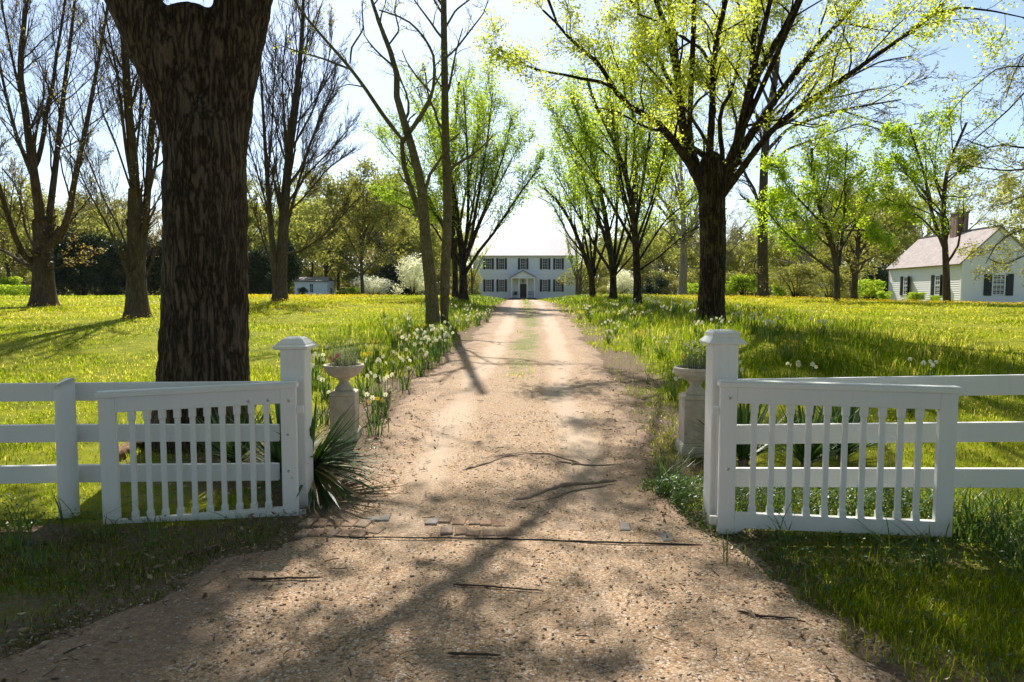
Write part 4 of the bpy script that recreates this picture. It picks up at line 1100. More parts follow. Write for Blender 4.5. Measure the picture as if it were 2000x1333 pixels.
b = MB(); ch = oc + ag * Wc / 2 + al * 5.3; b.obox(ch, al, ag, -.45, .45, zcr - 1.0, P(1863, 415, 52)[2] - .12, -.42, .42); b.obox(ch, al, ag, -.5, .5, P(1863, 415, 52)[2] - .12, P(1863, 415, 52)[2], -.47, .47)
t = NT('chimney_brick'); brk = t.n('TexBrick', Scale=4.5); t.link(t.coord(), brk.inputs['Vector'])
for k, c_ in (('Color1', (.15, .075, .055)), ('Color2', (.20, .10, .07)), ('Mortar', (.28, .24, .21))): brk.inputs[k].default_value = (*c_, 1)
b.build('chimney', t.principled(brk.outputs['Color'], .9), cot)
hw = P(1945, 536, 46.8)[2], P(1945, 577, 46.8)[2]
window(cot, oc, ag, ng, Wc / 2, hw[1] + .06, .70, hw[0] - hw[1] - .12, 3, 4, .07)
for s_ in (-1, 1): shutter(cot, oc, ag, ng, Wc / 2 + s_ * .70 - .24, Wc / 2 + s_ * .70 + .24, hw[1] - .03, hw[0] + .03)
for tt in (3.0, 8.0):
    zz0, zz1 = P(1832, 577, 50)[2], P(1832, 538, 50)[2]
    window(cot, oc, al, nl, tt, zz0 + .06, .85, zz1 - zz0 - .12, 3, 4, .07)
    shutter(cot, oc, al, nl, tt + .62, tt + 1.08, zz0 - .03, zz1 + .03)
    # the near leaf stands ajar
    hinge = oc + al * (tt - .52); aj = nrm(-al * .75 + nl * .66); nj = np.array([aj[1], -aj[0], 0]); nj = nj if np.dot(nj, nl) > 0 else -nj
    shutter(cot, hinge, aj, nj, 0, .46, zz0 - .03, zz1 + .03)
b = MB(); pp = oc + ag * 1.9 + ng * .25; b.tube([pp + UP * (zc0 - .1), pp + UP * (zc0 + .25), pp + UP * (zc0 + .55)], [.05, .05, .05], 8); b.build('standpipe', COTT_W, cot)

# outbuilding across the lawn
Yo = 90.0
ox0, ox1 = P(576, 585, Yo)[0], P(639.5, 585, Yo)[0]
oz0, oz1 = P(600, 588, Yo)[2] - .3, P(600, 549, Yo)[2]
out = thing('outbuilding', 'low white clapboard outbuilding beyond the lawn, half hidden by trees', 'shed', ((ox0 + ox1) / 2, Yo, oz0))
oo = np.array([0, Yo, 0.])
b = MB(); siding(b, oo, ax, nf, ox0, ox1, oz0, oz1, .16)
xs2 = P(653, 585, Yo + 3.5)[0]
sd = nrm(np.array([xs2 - ox1, 3.5, 0])); Ls = math.hypot(xs2 - ox1, 3.5); sn = np.array([sd[1], -sd[0], 0])
siding(b, (ox1, Yo, 0), sd, sn, 0, Ls, oz0, oz1, .16)
b.box(ox0, ox1 - .1, Yo + .02, Yo + 3.4, oz0, oz1); b.build('wall', HOUSE_W, out)
zr2 = P(610, 541, Yo + 1.7)[2]
for (y0, y1) in ((Yo - .25, Yo + 1.75), (Yo + 3.75, Yo + 1.75)):
    roof_plane('roof', (ox0 - .25, y0, oz1 - .02), (xs2 + .3, y0, oz1 - .02), (xs2 - .2, y1, zr2), (ox0 - .25, y1, zr2), .1, ROOF_COTT, out, None)
xw = P(608.5, 560, Yo)[0]
window(out, oo, ax, nf, xw, P(608, 571, Yo)[2], .42, 1.05, 2, 4, .03)
b = MB(); b.obox((ox1, Yo, 0), sd, sn, Ls * .45, Ls * .62, oz0, oz0 + 2.0, .0, .04); b.build('door', DOOR, out)
# ------------------------------------------------------------------ trees
def grow(p, r, k, s0, s1, ang, angj, lenf, rf, n2, wig, trop, rg, rmin, lmax=99, drop=0):
    m, n, _ = p.shape
    L = np.linalg.norm(np.diff(p, axis=1), axis=2).sum(1)
    s = s0 + (s1 - s0) * (np.arange(k)[None] + rg.random((m, k))) / k
    f = s * (n - 1); i = np.clip(f.astype(int), 0, n - 2); fr = (f - i)[..., None]
    mi = np.arange(m)[:, None]
    st = p[mi, i] * (1 - fr) + p[mi, i + 1] * fr
    tn = nrm(p[mi, i + 1] - p[mi, i])
    rd = r[mi, i] * (1 - fr[..., 0]) + r[mi, i + 1] * fr[..., 0]
    pe = nrm(np.cross(tn, rg.normal(size=tn.shape)))
    a = (ang + angj * rg.normal(size=(m, k)))[..., None]
    d = tn * np.cos(a) + pe * np.sin(a); d[..., 2] += trop; d = nrm(d)
    ln = np.minimum(L[:, None] * lenf * (1 - .5 * s) * rg.uniform(.55, 1.25, (m, k)), lmax)
    if drop: ok = (rg.random((m, k)) < L[:, None] / drop).reshape(-1)
    st, d, ln, rd = st.reshape(-1, 3), d.reshape(-1, 3), ln.reshape(-1), rd.reshape(-1)
    if drop: ln = np.maximum(ln, drop * .2); st, d, ln, rd = st[ok], d[ok], ln[ok], rd[ok]
    q = np.zeros((len(st), n2, 3)); q[:, 0] = st
    for j in range(1, n2):
        q[:, j] = q[:, j - 1] + d * (ln / (n2 - 1))[:, None]
        d = d + wig * rg.normal(size=d.shape); d[:, 2] += trop * .35; d = nrm(d)
    r0 = np.maximum(rd * rf, rmin)
    rr = r0[:, None] * np.linspace(1, .32, n2)[None]; rr = np.maximum(rr, rmin * .6)
    return q, rr

def limbs_arr(limbs, n=16):
    return np.stack([resample(l[0], n) for l in limbs]), np.stack([l[1] + (l[2] - l[1]) * np.linspace(0, 1, n) ** .85 for l in limbs])

class LV:  # one level of branching
    def __init__(s, k, s0=.25, s1=1., ang=.7, angj=.2, lenf=.4, rf=.5, n2=6, wig=.12, trop=.1, lmax=99):
        s.a = (k, s0, s1, ang, angj, lenf, rf, n2, wig, trop); s.lmax = lmax

def make_tree(name, label, limbs, levels, bark, leaf=None, group=None, seed=0, rmin=.006, flare=.55, sides=(14, 6, 4, 3), kind='tree', at=None, remesh=0, cat='tree', leaf2=None, trunk_levels=1, zmin=-9):
    """limbs: [(points, r0, r1)], the trunk first. leaf = dict(mat, per, size, spread, s0)"""
    rg = np.random.default_rng(seed)
    p, r = limbs_arr(limbs)
    base = p[0, 0].copy()
    r = r.copy(); r[1:] *= .82
    if remesh: r[1:, :3] *= np.array([.6, .85, .96]); r[0, -2:] *= np.array([.9, .6])
    hb = p[0, :, 2] - base[2]
    r[0] *= 1 + flare * np.exp(-np.maximum(hb - .1, 0) / (r[0, 0] * .9))
    root = thing(name, label, cat, tuple(base if at is None else at), group)
    if at is not None: root['_w'] = [0., 0., 0.]
    Vs, Qs, Ts, n0 = [], [], [], 0
    def add(V, Q, T):
        nonlocal n0
        Vs.append(V); Qs.append(Q + n0); Ts.append(T + n0); n0 += len(V)
    # root flare lobes on the trunk
    Vt, Qt, Tt = tubes(p[:1], r[:1], 24)
    zr = Vt[:, 2] - base[2]; an = np.arctan2(Vt[:, 1] - base[1], Vt[:, 0] - base[0])
    lob = 1 + .22 * np.maximum(0, np.sin(an * 5 + seed)) * np.exp(-np.maximum(zr, 0) / .35) * flare
    ctr = np.repeat(p[0], 24, 0); ctr = np.concatenate([ctr, Vt[len(ctr):]])
    Vt = ctr + (Vt - ctr) * np.stack([lob, lob, np.ones_like(lob)], -1)
    add(Vt, Qt, Tt)
    thin = []
    if len(p) > 1:
        if remesh:
            big_ = r[1:].max(1) > .10 if base[1] < 15 else r[1:].max(1) > .07
            thin.append(tubes(p[1:], r[1:] * np.where(big_, .84, 1)[:, None], sides[0]))
            if big_.any(): add(*tubes(p[1:][big_], r[1:][big_], sides[0]))
        else: add(*tubes(p[1:], r[1:], sides[0]))
    cur = (p, r); tips = None; crown = []
    drop = .75 * float(np.median(np.linalg.norm(np.diff(p, axis=1), axis=2).sum(1)))
    for li, lv in enumerate(levels):
        q, rr = grow(*cur, *lv.a, rg, rmin, lv.lmax, drop if li == 0 else 0)
        if li == 0: q, rr = q[q[:, 0, 2] > zmin], rr[q[:, 0, 2] > zmin]
        if li < trunk_levels and remesh: thin.append(tubes(q, rr, sides[min(li + 1, 3)]))
        elif li < trunk_levels: add(*tubes(q, rr, sides[min(li + 1, 3)]))
        else: crown.append(tubes(q, rr, sides[min(li + 1, 3)]))
        cur = (q, rr)
    to = mk('trunk', np.concatenate(Vs), np.concatenate(Qs), np.concatenate(Ts), bark, root, True)
    if remesh:
        m = to.modifiers.new('remesh', 'REMESH'); m.mode = 'VOXEL'; m.voxel_size = remesh; m.use_smooth_shade = True
        m2 = to.modifiers.new('smooth', 'SMOOTH'); m2.iterations = 6; m2.factor = .5
        tx = bpy.data.textures.new('bark_lumps', 'CLOUDS'); tx.noise_scale = .16; tx.noise_depth = 3
        m3 = to.modifiers.new('lumps', 'DISPLACE'); m3.texture = tx; m3.strength = .05 if r.max() > .4 else .02; m3.mid_level = .5; m3.texture_coords = 'LOCAL'
    if thin:
        k0 = 0; A, B_, C_ = [], [], []
        for (V, Q, T) in thin: A.append(V); B_.append(Q + k0); C_.append(T + k0); k0 += len(V)
        mk('branches', np.concatenate(A), np.concatenate(B_), np.concatenate(C_), bark, root, True)
    V_, Q_, T_, c0, attr, mi = [], [], [], 0, [], []
    for (V, Q, T) in crown:
        V_.append(V); Q_.append(Q + c0); T_.append(T + c0); c0 += len(V); attr.append(np.zeros(len(V)))
    nq_w = sum(len(q) for q in Q_); 
    nq_l = 0
    if leaf:
        q = cur[0]; m, n, _ = q.shape
        per = leaf['per']; s = leaf.get('s0', .25) + (1 - leaf.get('s0', .25)) * rg.random((m, per))
        f = s * (n - 1); i = np.clip(f.astype(int), 0, n - 2); fr = (f - i)[..., None]; mi_ = np.arange(m)[:, None]
        c = (q[mi_, i] * (1 - fr) + q[mi_, i + 1] * fr)
        if leaf.get('mask') is not None: # keep a share of the tips, by height or place
            keep = leaf['mask'](q[:, -1], rg); c = c[keep]
        c = c.reshape(-1, 3) + rg.normal(0, leaf['spread'], (c.shape[0] * per, 3))
        V, Q = leafquads(c, leaf['size'], rg, leaf.get('up', .35))
        cl = fbm(c[:, 0] + c[:, 2] * .7, c[:, 1] + c[:, 2] * .5, leaf.get('clump', .5), seed)
        tone = np.clip(.5 + .9 * (cl - .5) + .22 * rg.normal(size=len(c)), 0, 1)
        V_.append(V); Q_.append(Q + c0); attr.append(np.repeat(tone, 4)); nq_l = len(Q)
    nt = sum(len(t_) for t_ in T_)
    if V_:
        mats = [bark] + ([leaf['mat']] if leaf else [])
        co = mk('crown', np.concatenate(V_), np.concatenate(Q_), np.concatenate(T_) if T_ else None, mats, root, False, {'rnd': np.concatenate(attr)},
                np.concatenate([np.zeros(nq_w, int), np.ones(nq_l, int), np.zeros(nt, int)]))
    return root

def PL(Y, pts, w0, w1, dy=0., dy0=0., under=0.):
    """a limb seen at these points of the photograph, standing at distance Y and leaning dy away over its length"""
    n = len(pts); k = np.linspace(0, 1, n)
    q = np.array([P(u, v, Y + dy0 + (dy - dy0) * t) for (u, v), t in zip(pts, k)])
    if under: q[0, 2] -= under
    return (q, w0 * Y / F_PX / 2, w1 * Y / F_PX / 2)

def Yat(u, v): return float(G(u, v)[1])
TG = {'bare': 'bare trees across the lawn'}

# --- great trunk in front
YB = 7.5
BT = [PL(YB, [(396, 880), (397, 800), (399, 740), (402, 600), (402, 500), (402, 400), (401, 300), (399, 200)], 168, 146, 0, 0, .25),
      PL(YB, [(401, 520), (399, 420), (392, 300), (384, 200), (376, 120), (371, 55), (370, 22)], 150, 100, 0),
      PL(YB, [(402, 420), (392, 330), (368, 230), (330, 140), (288, 60), (250, -20), (190, -140), (120, -300), (40, -480)], 154, 80, -.2),
      PL(YB, [(404, 420), (412, 330), (428, 230), (446, 130), (470, 30), (490, -60), (508, -200), (510, -400), (520, -620)], 158, 90, .3)]
def W3(pts, r0, r1): return (np.array(pts, float), r0, r1)
fx = -3.45
BT += [W3([(-3.0, 7.7, 5.4), (-2.5, 9.0, 7.0), (-2.0, 10.5, 8.2), (-1.5, 12.2, 9.0), (-1.0, 14.2, 9.8), (-.4, 16.5, 10.5)], .17, .05),
       W3([(-3.0, 7.7, 5.8), (-1.9, 8.6, 7.8), (-.4, 9.6, 9.2), (1.2, 10.4, 10.3), (3.0, 11.2, 11.2)], .16, .04),
       W3([(-2.95, 7.7, 6.5), (-2.6, 8.6, 9.), (-2.0, 10.0, 11.5), (-1.0, 11.4, 14.), (0, 12.4, 16)], .2, .05),
       W3([(-4.6, 7.3, 6.2), (-5.4, 8.6, 7.6), (-6.0, 10.4, 8.8), (-6.6, 12.4, 9.8)], .18, .05),
       W3([(-4.3, 7.3, 5.8), (-4.2, 8.9, 7.6), (-3.9, 11, 9.2), (-3.6, 13.2, 10.5), (-3.4, 15, 11.6)], .17, .05),
       W3([(-4.9, 7.3, 7.0), (-5.0, 7.9, 10), (-4.8, 8.6, 13), (-4.6, 9.0, 16)], .2, .05),
       W3([(-2.9, 7.7, 7.5), (-2.4, 7.4, 10.5), (-2.0, 7.2, 13.5), (-1.6, 7.0, 16.5)], .2, .05),
       W3([(-4.3, 7.35, 5.7), (-3.6, 9.5, 8.6), (-3.0, 11.5, 10.2), (-2.8, 13.4, 11.4)], .15, .04), W3([(-4.4, 7.3, 5.9), (-4.8, 9.5, 8.2), (-5.2, 11.8, 9.6), (-5.4, 13.8, 10.6)], .15, .04),
       W3([(-3.0, 7.7, 6.6), (-1.4, 9.8, 9.6), (.2, 11.5, 11.2), (1.6, 13, 12.4)], .14, .04), W3([(-2.9, 7.7, 7), (-.6, 8.6, 10), (1.6, 9.6, 12), (3.6, 10.8, 13.6)], .14, .04), W3([(-3.0, 7.7, 6.6), (-1.8, 9.4, 8.6), (-.6, 10.6, 9.6), (.8, 11.4, 10.4), (2.4, 12, 11)], .13, .04), W3([(-4.2, 7.4, 5.9), (-3.4, 9.0, 8.0), (-2.7, 10.6, 9.3), (-2.4, 12, 10.2)], .12, .04), W3([(-4.6, 7.3, 6), (-5.0, 9.0, 8.2), (-4.8, 10.6, 9.2), (-4.4, 12.2, 10)], .12, .04), W3([(-3, 7.7, 6.4), (-2.6, 9.6, 8.4), (-1.9, 11, 9.4), (-1.2, 11.8, 10)], .12, .04),
       W3([(-4.6, 7.3, 6.0), (-5.8, 9.2, 8.4), (-6.6, 11, 9.8), (-7.4, 12.6, 10.8)], .14, .04), W3([(-4.3, 7.35, 5.7), (-3.9, 10.2, 8.8), (-4.2, 12.6, 10.8), (-4.4, 15, 12.6)], .14, .04)]
make_tree('tree', 'massive dark ridged trunk forking low, filling the view just behind the sagging gate', BT,
          [LV(9, .56, .98, .8, .25, .42, .45, 7, .16, .10, 3.6), LV(8, .25, 1, .7, .25, .5, .5, 6, .16, .05, 2.0), LV(4, .3, 1, .7, .2, .5, .5, 4, .15, .05, .8)], BARK_BIG,
          dict(mat=LEAF_YEL, per=16, size=.16, spread=.28, mask=lambda c, rg: (c[:, 1] > 7.5) & (c[:, 2] > 2.6 + .45 * c[:, 1]) & (rg.random(len(c)) < np.where(c[:, 0] < -3.1, 1., np.where(c[:, 0] > .5, .6, .08)))), None, 3, .008, .45, (20, 7, 4, 3), remesh=.03, zmin=5.8)

# --- bare trees across the lawn
YA = Yat(85, 598)
limA = [PL(YA, [(85, 599), (85, 560), (84, 520), (84, 480), (80, 430)], 42, 30, 0, 0, .3),
        PL(YA, [(82, 470), (78, 420), (68, 350), (57, 280), (50, 220), (40, 160), (40, 100), (50, 30), (55, -60)], 24, 6, -1.),
        PL(YA, [(64, 335), (76, 310), (86, 260), (90, 220), (103, 170), (110, 110), (122, 40), (132, -40)], 12, 4, 1.5),
        PL(YA, [(92, 470), (99, 400), (108, 330), (118, 240), (128, 150), (140, 60), (150, -40)], 17, 5, 2.),
        PL(YA, [(92, 485), (118, 458), (135, 425), (142, 370), (157, 300), (172, 230), (190, 130), (206, 40), (216, -30)], 17, 4, -2),
        PL(YA, [(80, 525), (48, 502), (28, 460), (15, 420), (0, 370), (-15, 320), (-25, 230)], 15, 6, -2.5),
        PL(YA, [(76, 530), (42, 512), (10, 492), (-20, 482)], 10, 5, 2), PL(YA, [(62, 340), (32, 265), (15, 200), (0, 130), (-12, 60)], 11, 4, 2.),
        PL(YA, [(92, 530), (125, 520), (150, 505), (168, 490)], 4, 2, -1), PL(YA, [(50, 225), (25, 120), (5, 20), (0, -50)], 7, 3, -1.5),
        PL(YA, [(84, 500), (70, 490), (50, 450), (42, 400), (30, 360), (5, 330)], 7, 3, 2), PL(YA, [(88, 470), (100, 470), (120, 470), (140, 430), (180, 380)], 6, 2, 2.5)]
bare_lv = [LV(18, .2, .97, .6, .22, .40, .30, 7, .09, .14, 5.5), LV(11, .15, .98, .5, .2, .48, .45, 6, .10, .10, 2.8), LV(6, .2, 1, .5, .2, .5, .55, 4, .1, .1, 1.)]
make_tree('tree', 'bare tree with many low forking limbs before the yellow-green thicket and dark evergreens', limA, bare_lv, BARK_RED,
          dict(mat=LEAF_BUD, per=1, size=.10, spread=.03, s0=.7, mask=lambda c, rg: rg.random(len(c)) < .28), TG['bare'], 5, .006, .6)
YT = Yat(268, 621)
limB = [PL(YT, [(268, 622), (267, 580), (266, 530), (265, 480), (264, 420), (264, 370)], 42, 24, 0, 0, .3),
        PL(YT, [(264, 385), (260, 300), (251, 220), (246, 130), (241, 60), (236, -30), (230, -120)], 23, 12, -.6),
        PL(YT, [(274, 530), (284, 430), (291, 340), (296, 250), (301, 170), (304, 80), (308, -20)], 20, 8, 1.),
        PL(YT, [(259, 365), (246, 290), (238, 220), (228, 140), (216, 80), (200, 5)], 9, 3, -1),
        PL(YT, [(252, 545), (235, 500), (215, 450), (192, 410), (170, 370), (150, 320)], 6, 2, -1.5),
        PL(YT, [(283, 545), (300, 500), (318, 470), (335, 440)], 6, 2, 1), PL(YT, [(262, 525), (240, 460), (203, 390), (180, 330), (158, 280), (130, 250)], 5.5, 2, 1.5),
        PL(YT, [(290, 380), (305, 320), (312, 260), (320, 190), (330, 120)], 8, 3, -1), PL(YT, [(256, 370), (226, 280), (196, 210), (186, 130), (180, 40)], 5, 2, 1.2),
        PL(YT, [(270, 470), (288, 420), (310, 390), (330, 340)], 5, 2, -1), PL(YT, [(262, 330), (272, 250), (276, 160), (284, 60), (290, -30)], 6, 3, 1)]
make_tree('tree', 'tall bare tree with a blackened straight trunk, closest to the massive foreground trunk', limB, bare_lv, BARK_GREY,
          dict(mat=LEAF_BUD, per=1, size=.07, spread=.03, s0=.7, mask=lambda c, rg: rg.random(len(c)) < .12), TG['bare'], 6, .005, .7)
YD = Yat(545, 589)
limD = [PL(YD, [(545, 591), (549, 540), (552, 480), (556, 400), (562, 330), (570, 250), (580, 170), (588, 100), (592, 20), (594, -50)], 26, 4, 0, 0, .3),
        PL(YD, [(541, 586), (538, 540), (534, 500), (528, 430), (522, 350), (517, 270), (512, 190), (508, 120)], 17, 4, -1),
        PL(YD, [(553, 470), (575, 385), (600, 300), (622, 235), (650, 165)], 9, 2, 1), PL(YD, [(558, 370), (588, 330), (610, 270), (640, 200), (662, 150)], 8, 2, -1.5),
        PL(YD, [(536, 535), (517, 480), (502, 430), (487, 380)], 6, 2, 1.5), PL(YD, [(553, 497), (590, 490), (630, 462), (660, 432), (692, 395)], 6, 2, -1),
        PL(YD, [(565, 335), (577, 250), (587, 170), (600, 80), (604, 0)], 6, 2, 2), PL(YD, [(528, 430), (512, 370), (497, 320), (480, 270)], 6, 2, -2),
        PL(YD, [(560, 350), (556, 250), (551, 150), (560, 50)], 6, 2, -2), PL(YD, [(560, 400), (600, 340), (650, 290), (690, 240)], 6, 2, 2),
        PL(YD, [(556, 420), (590, 390), (640, 330), (680, 300)], 5, 2, -2), PL(YD, [(522, 360), (530, 270), (534, 180), (540, 90)], 6, 2, 2), PL(YD, [(565, 300), (610, 220), (640, 130), (650, 60)], 6, 2, 1.)]
make_tree('tree', 'bare double-stemmed tree with a fan of fine upright twigs, nearest the small outbuilding', limD,
          [LV(26, .2, .98, .5, .18, .38, .26, 7, .06, .2, 6.5), LV(11, .15, .98, .4, .15, .42, .5, 6, .07, .12, 2.6), LV(4, .2, 1, .4, .2, .5, .55, 4, .08, .1, 1.2)], BARK_GREY,
          dict(mat=LEAF_BUD, per=1, size=.12, spread=.04, s0=.7, mask=lambda c, rg: (c[:, 2] > 15) & (rg.random(len(c)) < .5)), TG['bare'], 7, .008, .5)

# --- twin-trunked tree by the drive
YE = Yat(858, 634)
limE = [PL(YE, [(846, 636), (844, 590), (841, 550), (833, 490), (829, 440), (826, 385), (817, 330), (804, 290), (796, 255), (778, 208), (770, 173), (780, 136), (758, 94), (744, 52), (726, 8), (715, -50)], 29, 6, -.8, 0, .25),
        PL(YE, [(868, 634), (868, 580), (869, 540), (872, 480), (875, 400), (872, 330), (870, 270), (869, 200), (868, 120), (867, 50), (866, -40), (866, -160)], 28, 12, .4, .25, .25),
        PL(YE, [(828, 445), (816, 410), (803, 370), (790, 330), (785, 290), (786, 268)], 16, 11, -.2), PL(YE, [(786, 280), (792, 268), (800, 262)], 10, 9, -.2),
        PL(YE, [(787, 275), (752, 231), (710, 168), (678, 126), (636, 79), (600, 37), (576, 5), (560, -40)], 11, 4, -1.8, -.2),
        PL(YE, [(685, 136), (631, 115), (579, 100), (545, 88)], 6, 2, -2.4, -1.2), PL(YE, [(684, 124), (686, 94), (710, 58), (707, 14), (715, -30)], 5, 2, 0, -1.2),
        PL(YE, [(800, 262), (831, 215), (846, 178), (849, 142), (847, 105), (825, 68), (799, 42), (773, 30), (740, 20)], 10, 3, -1.2, -.5),
        PL(YE, [(841, 180), (815, 152), (794, 121), (785, 98)], 5, 2, -2, -.8), PL(YE, [(868, 116), (889, 98), (920, 58), (945, 26), (960, -20)], 6, 2, 1.5, .3), PL(YE, [(866, 30), (856, 15), (845, -5), (830, -60)], 6, 3, -.6, .4),
        PL(YE, [(869, 180), (848, 150), (830, 168), (812, 172)], 4, 2, -.5, .3), PL(YE, [(812, 222), (800, 232), (797, 240)], 4, 3, -.9, -.6),
        PL(YE, [(758, 90), (780, 60), (770, 20), (780, -30)], 5, 2, .5, -.7), PL(YE, [(867, 60), (890, 20), (930, -10), (1000, -30)], 6, 2, 2, .4)]
make_tree('tree', 'twin-trunked tree with speckled bark and crooked open branches beside the drive', limE,
          [LV(6, .35, .98, .8, .25, .26, .42, 7, .2, .06, 2.4), LV(5, .25, 1, .7, .25, .5, .5, 6, .18, .04, 1.3), LV(3, .3, 1, .7, .2, .5, .5, 4, .15, .04, .6)], BARK_TWIN,
          dict(mat=LEAF_YEL, per=2, size=.055, spread=.05, mask=lambda c, rg: (c[:, 2] > 7.5) & (rg.random(len(c)) < .45)), None, 8, .007, .25, remesh=.035)

# --- the big spreading tree
YH = 19.0
zHb = hz(P(1387, 620, YH)[0], YH)
limH = [PL(YH, [(1387, 624), (1389, 590), (1391, 550), (1392, 500), (1392, 450), (1391, 410), (1389, 372), (1388, 330), (1388, 300)], 49, 50, 0, 0, .3),
        PL(YH, [(1384, 415), (1368, 360), (1345, 315), (1320, 283), (1300, 255), (1270, 229), (1235, 214), (1220, 200), (1200, 178), (1185, 148), (1172, 125), (1140, 100), (1110, 75), (1088, 45), (1060, 20)], 26, 5, -1.5),
        PL(YH, [(1196, 173), (1175, 160), (1140, 155), (1100, 146), (1060, 140), (1030, 130), (1000, 108), (970, 95)], 8, 3, -2, -1), 
        PL(YH, [(1382, 395), (1362, 340), (1345, 290), (1331, 240), (1326, 190), (1322, 140), (1318, 90), (1312, 40), (1306, -10), (1298, -90), (1290, -200)], 26, 9, 1.5),
        PL(YH, [(1325, 185), (1302, 152), (1286, 110), (1266, 60), (1250, 25), (1236, -30)], 11, 5, 2.4, .7),
        PL(YH, [(1384, 385), (1366, 330), (1352, 285), (1346, 225), (1330, 190), (1310, 165)], 16, 6, 2.5), PL(YH, [(1346, 222), (1365, 195), (1385, 180)], 8, 5, 1.2, 1.5),
        PL(YH, [(1386, 395), (1385, 340), (1386, 285), (1391, 220), (1392, 175), (1393, 120), (1401, 70), (1412, 30), (1422, -40), (1430, -130)], 21, 9, -1.5),
        PL(YH, [(1388, 128), (1370, 95), (1340, 78), (1310, 58), (1280, 40), (1245, 28)], 8, 3, -2.5, -.9),
        PL(YH, [(1396, 395), (1414, 335), (1410, 290), (1404, 245), (1408, 210), (1430, 180), (1438, 140), (1452, 80), (1456, 40), (1440, 5), (1430, -50)], 14, 5, 2.2),
        PL(YH, [(1396, 400), (1412, 350), (1430, 305), (1446, 265), (1460, 210), (1470, 165), (1500, 110), (1530, 60), (1560, 0), (1590, -70)], 28, 10, -1.),
        PL(YH, [(1467, 170), (1470, 110), (1475, 45), (1490, 0), (1505, -60)], 15, 8, 0, -.6),
        PL(YH, [(1398, 400), (1412, 365), (1440, 305), (1480, 243), (1530, 172), (1570, 122), (1600, 85), (1640, 42), (1680, 0), (1730, -60)], 26, 9, 1.8),
        PL(YH, [(1400, 405), (1415, 378), (1452, 325), (1500, 262), (1560, 210), (1620, 172), (1700, 117), (1760, 75), (1820, 30), (1855, -5)], 20, 7, -2.5),
        PL(YH, [(1825, 27), (1880, 15), (1940, 22), (2005, 36)], 6, 2, -3, -2.4), PL(YH, [(1642, 45), (1700, 56), (1755, 66)], 4, 2, 1.5, 1.4), PL(YH, [(1500, 262), (1540, 240), (1590, 250), (1620, 240)], 4, 2, -2, -1),
        PL(YH, [(1390, 300), (1370, 260), (1340, 215), (1320, 195), (1285, 150), (1255, 120)], 9, 3, -3, -1), PL(YH, [(1430, 310), (1440, 240), (1425, 190), (1420, 130)], 8, 3, 3, .5)]
# crown above the frame and toward the drive
hb_ = P(1387, 372, YH)
limH += [W3([P(1306, -10, YH + 1.2), (2.5, 21.5, 13), (1.2, 22.5, 15.5), (.2, 23, 18)], .09, .03), W3([P(1088, 45, YH - 1.5), (0.2, 16.6, 10.2), (-1.0, 15.8, 11.2)], .05, .02),
         W3([P(1412, 30, YH - 1), (5.8, 16.6, 12.5), (5.2, 15.2, 15.5), (4.8, 14.2, 18)], .1, .03), W3([P(1560, 0, YH - .8), (9.4, 17.4, 13), (10.6, 16.2, 16), (11.5, 15.2, 18.5)], .11, .03),
         W3([P(1440, 5, YH + 2), (6.6, 22.5, 13), (7, 23.5, 16.5)], .08, .03), W3([P(1250, 25, YH + 2), (2.6, 22, 12), (1., 23, 14)], .06, .02),
         W3([P(1345, 290, YH), (3.9, 17.4, 8.), (2.6, 15.6, 9.6), (1.0, 14.2, 11), (-.6, 13.2, 12.3)], .10, .03), W3([P(1446, 265, YH), (7, 17, 8.8), (7.0, 14.8, 10.6), (6.8, 12.6, 12.2)], .10, .03), W3([P(1345, 290, YH), (4.4, 17, 8.6), (3.6, 14.6, 10.2), (3.0, 12.6, 11.2), (2.6, 11, 12)], .10, .03), W3([P(1430, 305, YH), (6.2, 16.8, 8.8), (5.4, 14, 10.6), (4.8, 11.8, 11.8)], .10, .03)]
make_tree('tree', 'large dark-trunked tree spreading many mossy limbs and pale young leaves over the drive', limH,
          [LV(11, .3, .98, .75, .25, .34, .36, 7, .16, .08, 2.8), LV(8, .25, 1, .7, .25, .55, .45, 6, .16, .04, 1.6), LV(4, .3, 1, .7, .25, .5, .5, 4, .15, .0, .7)], BARK_DARK,
          dict(mat=LEAF_YEL, per=11, size=.078, spread=.13, up=.2, clump=.8, mask=lambda c, rg: (rg.random(len(c)) < .28 + .6 * sm(4.5, 7.5, c[:, 2]) + .3 * sm(9, 12, c[:, 2])) & (c[:, 2] > 3.8)), None, 9, .006, .35, (16, 6, 4, 3), remesh=.035, zmin=4.6)

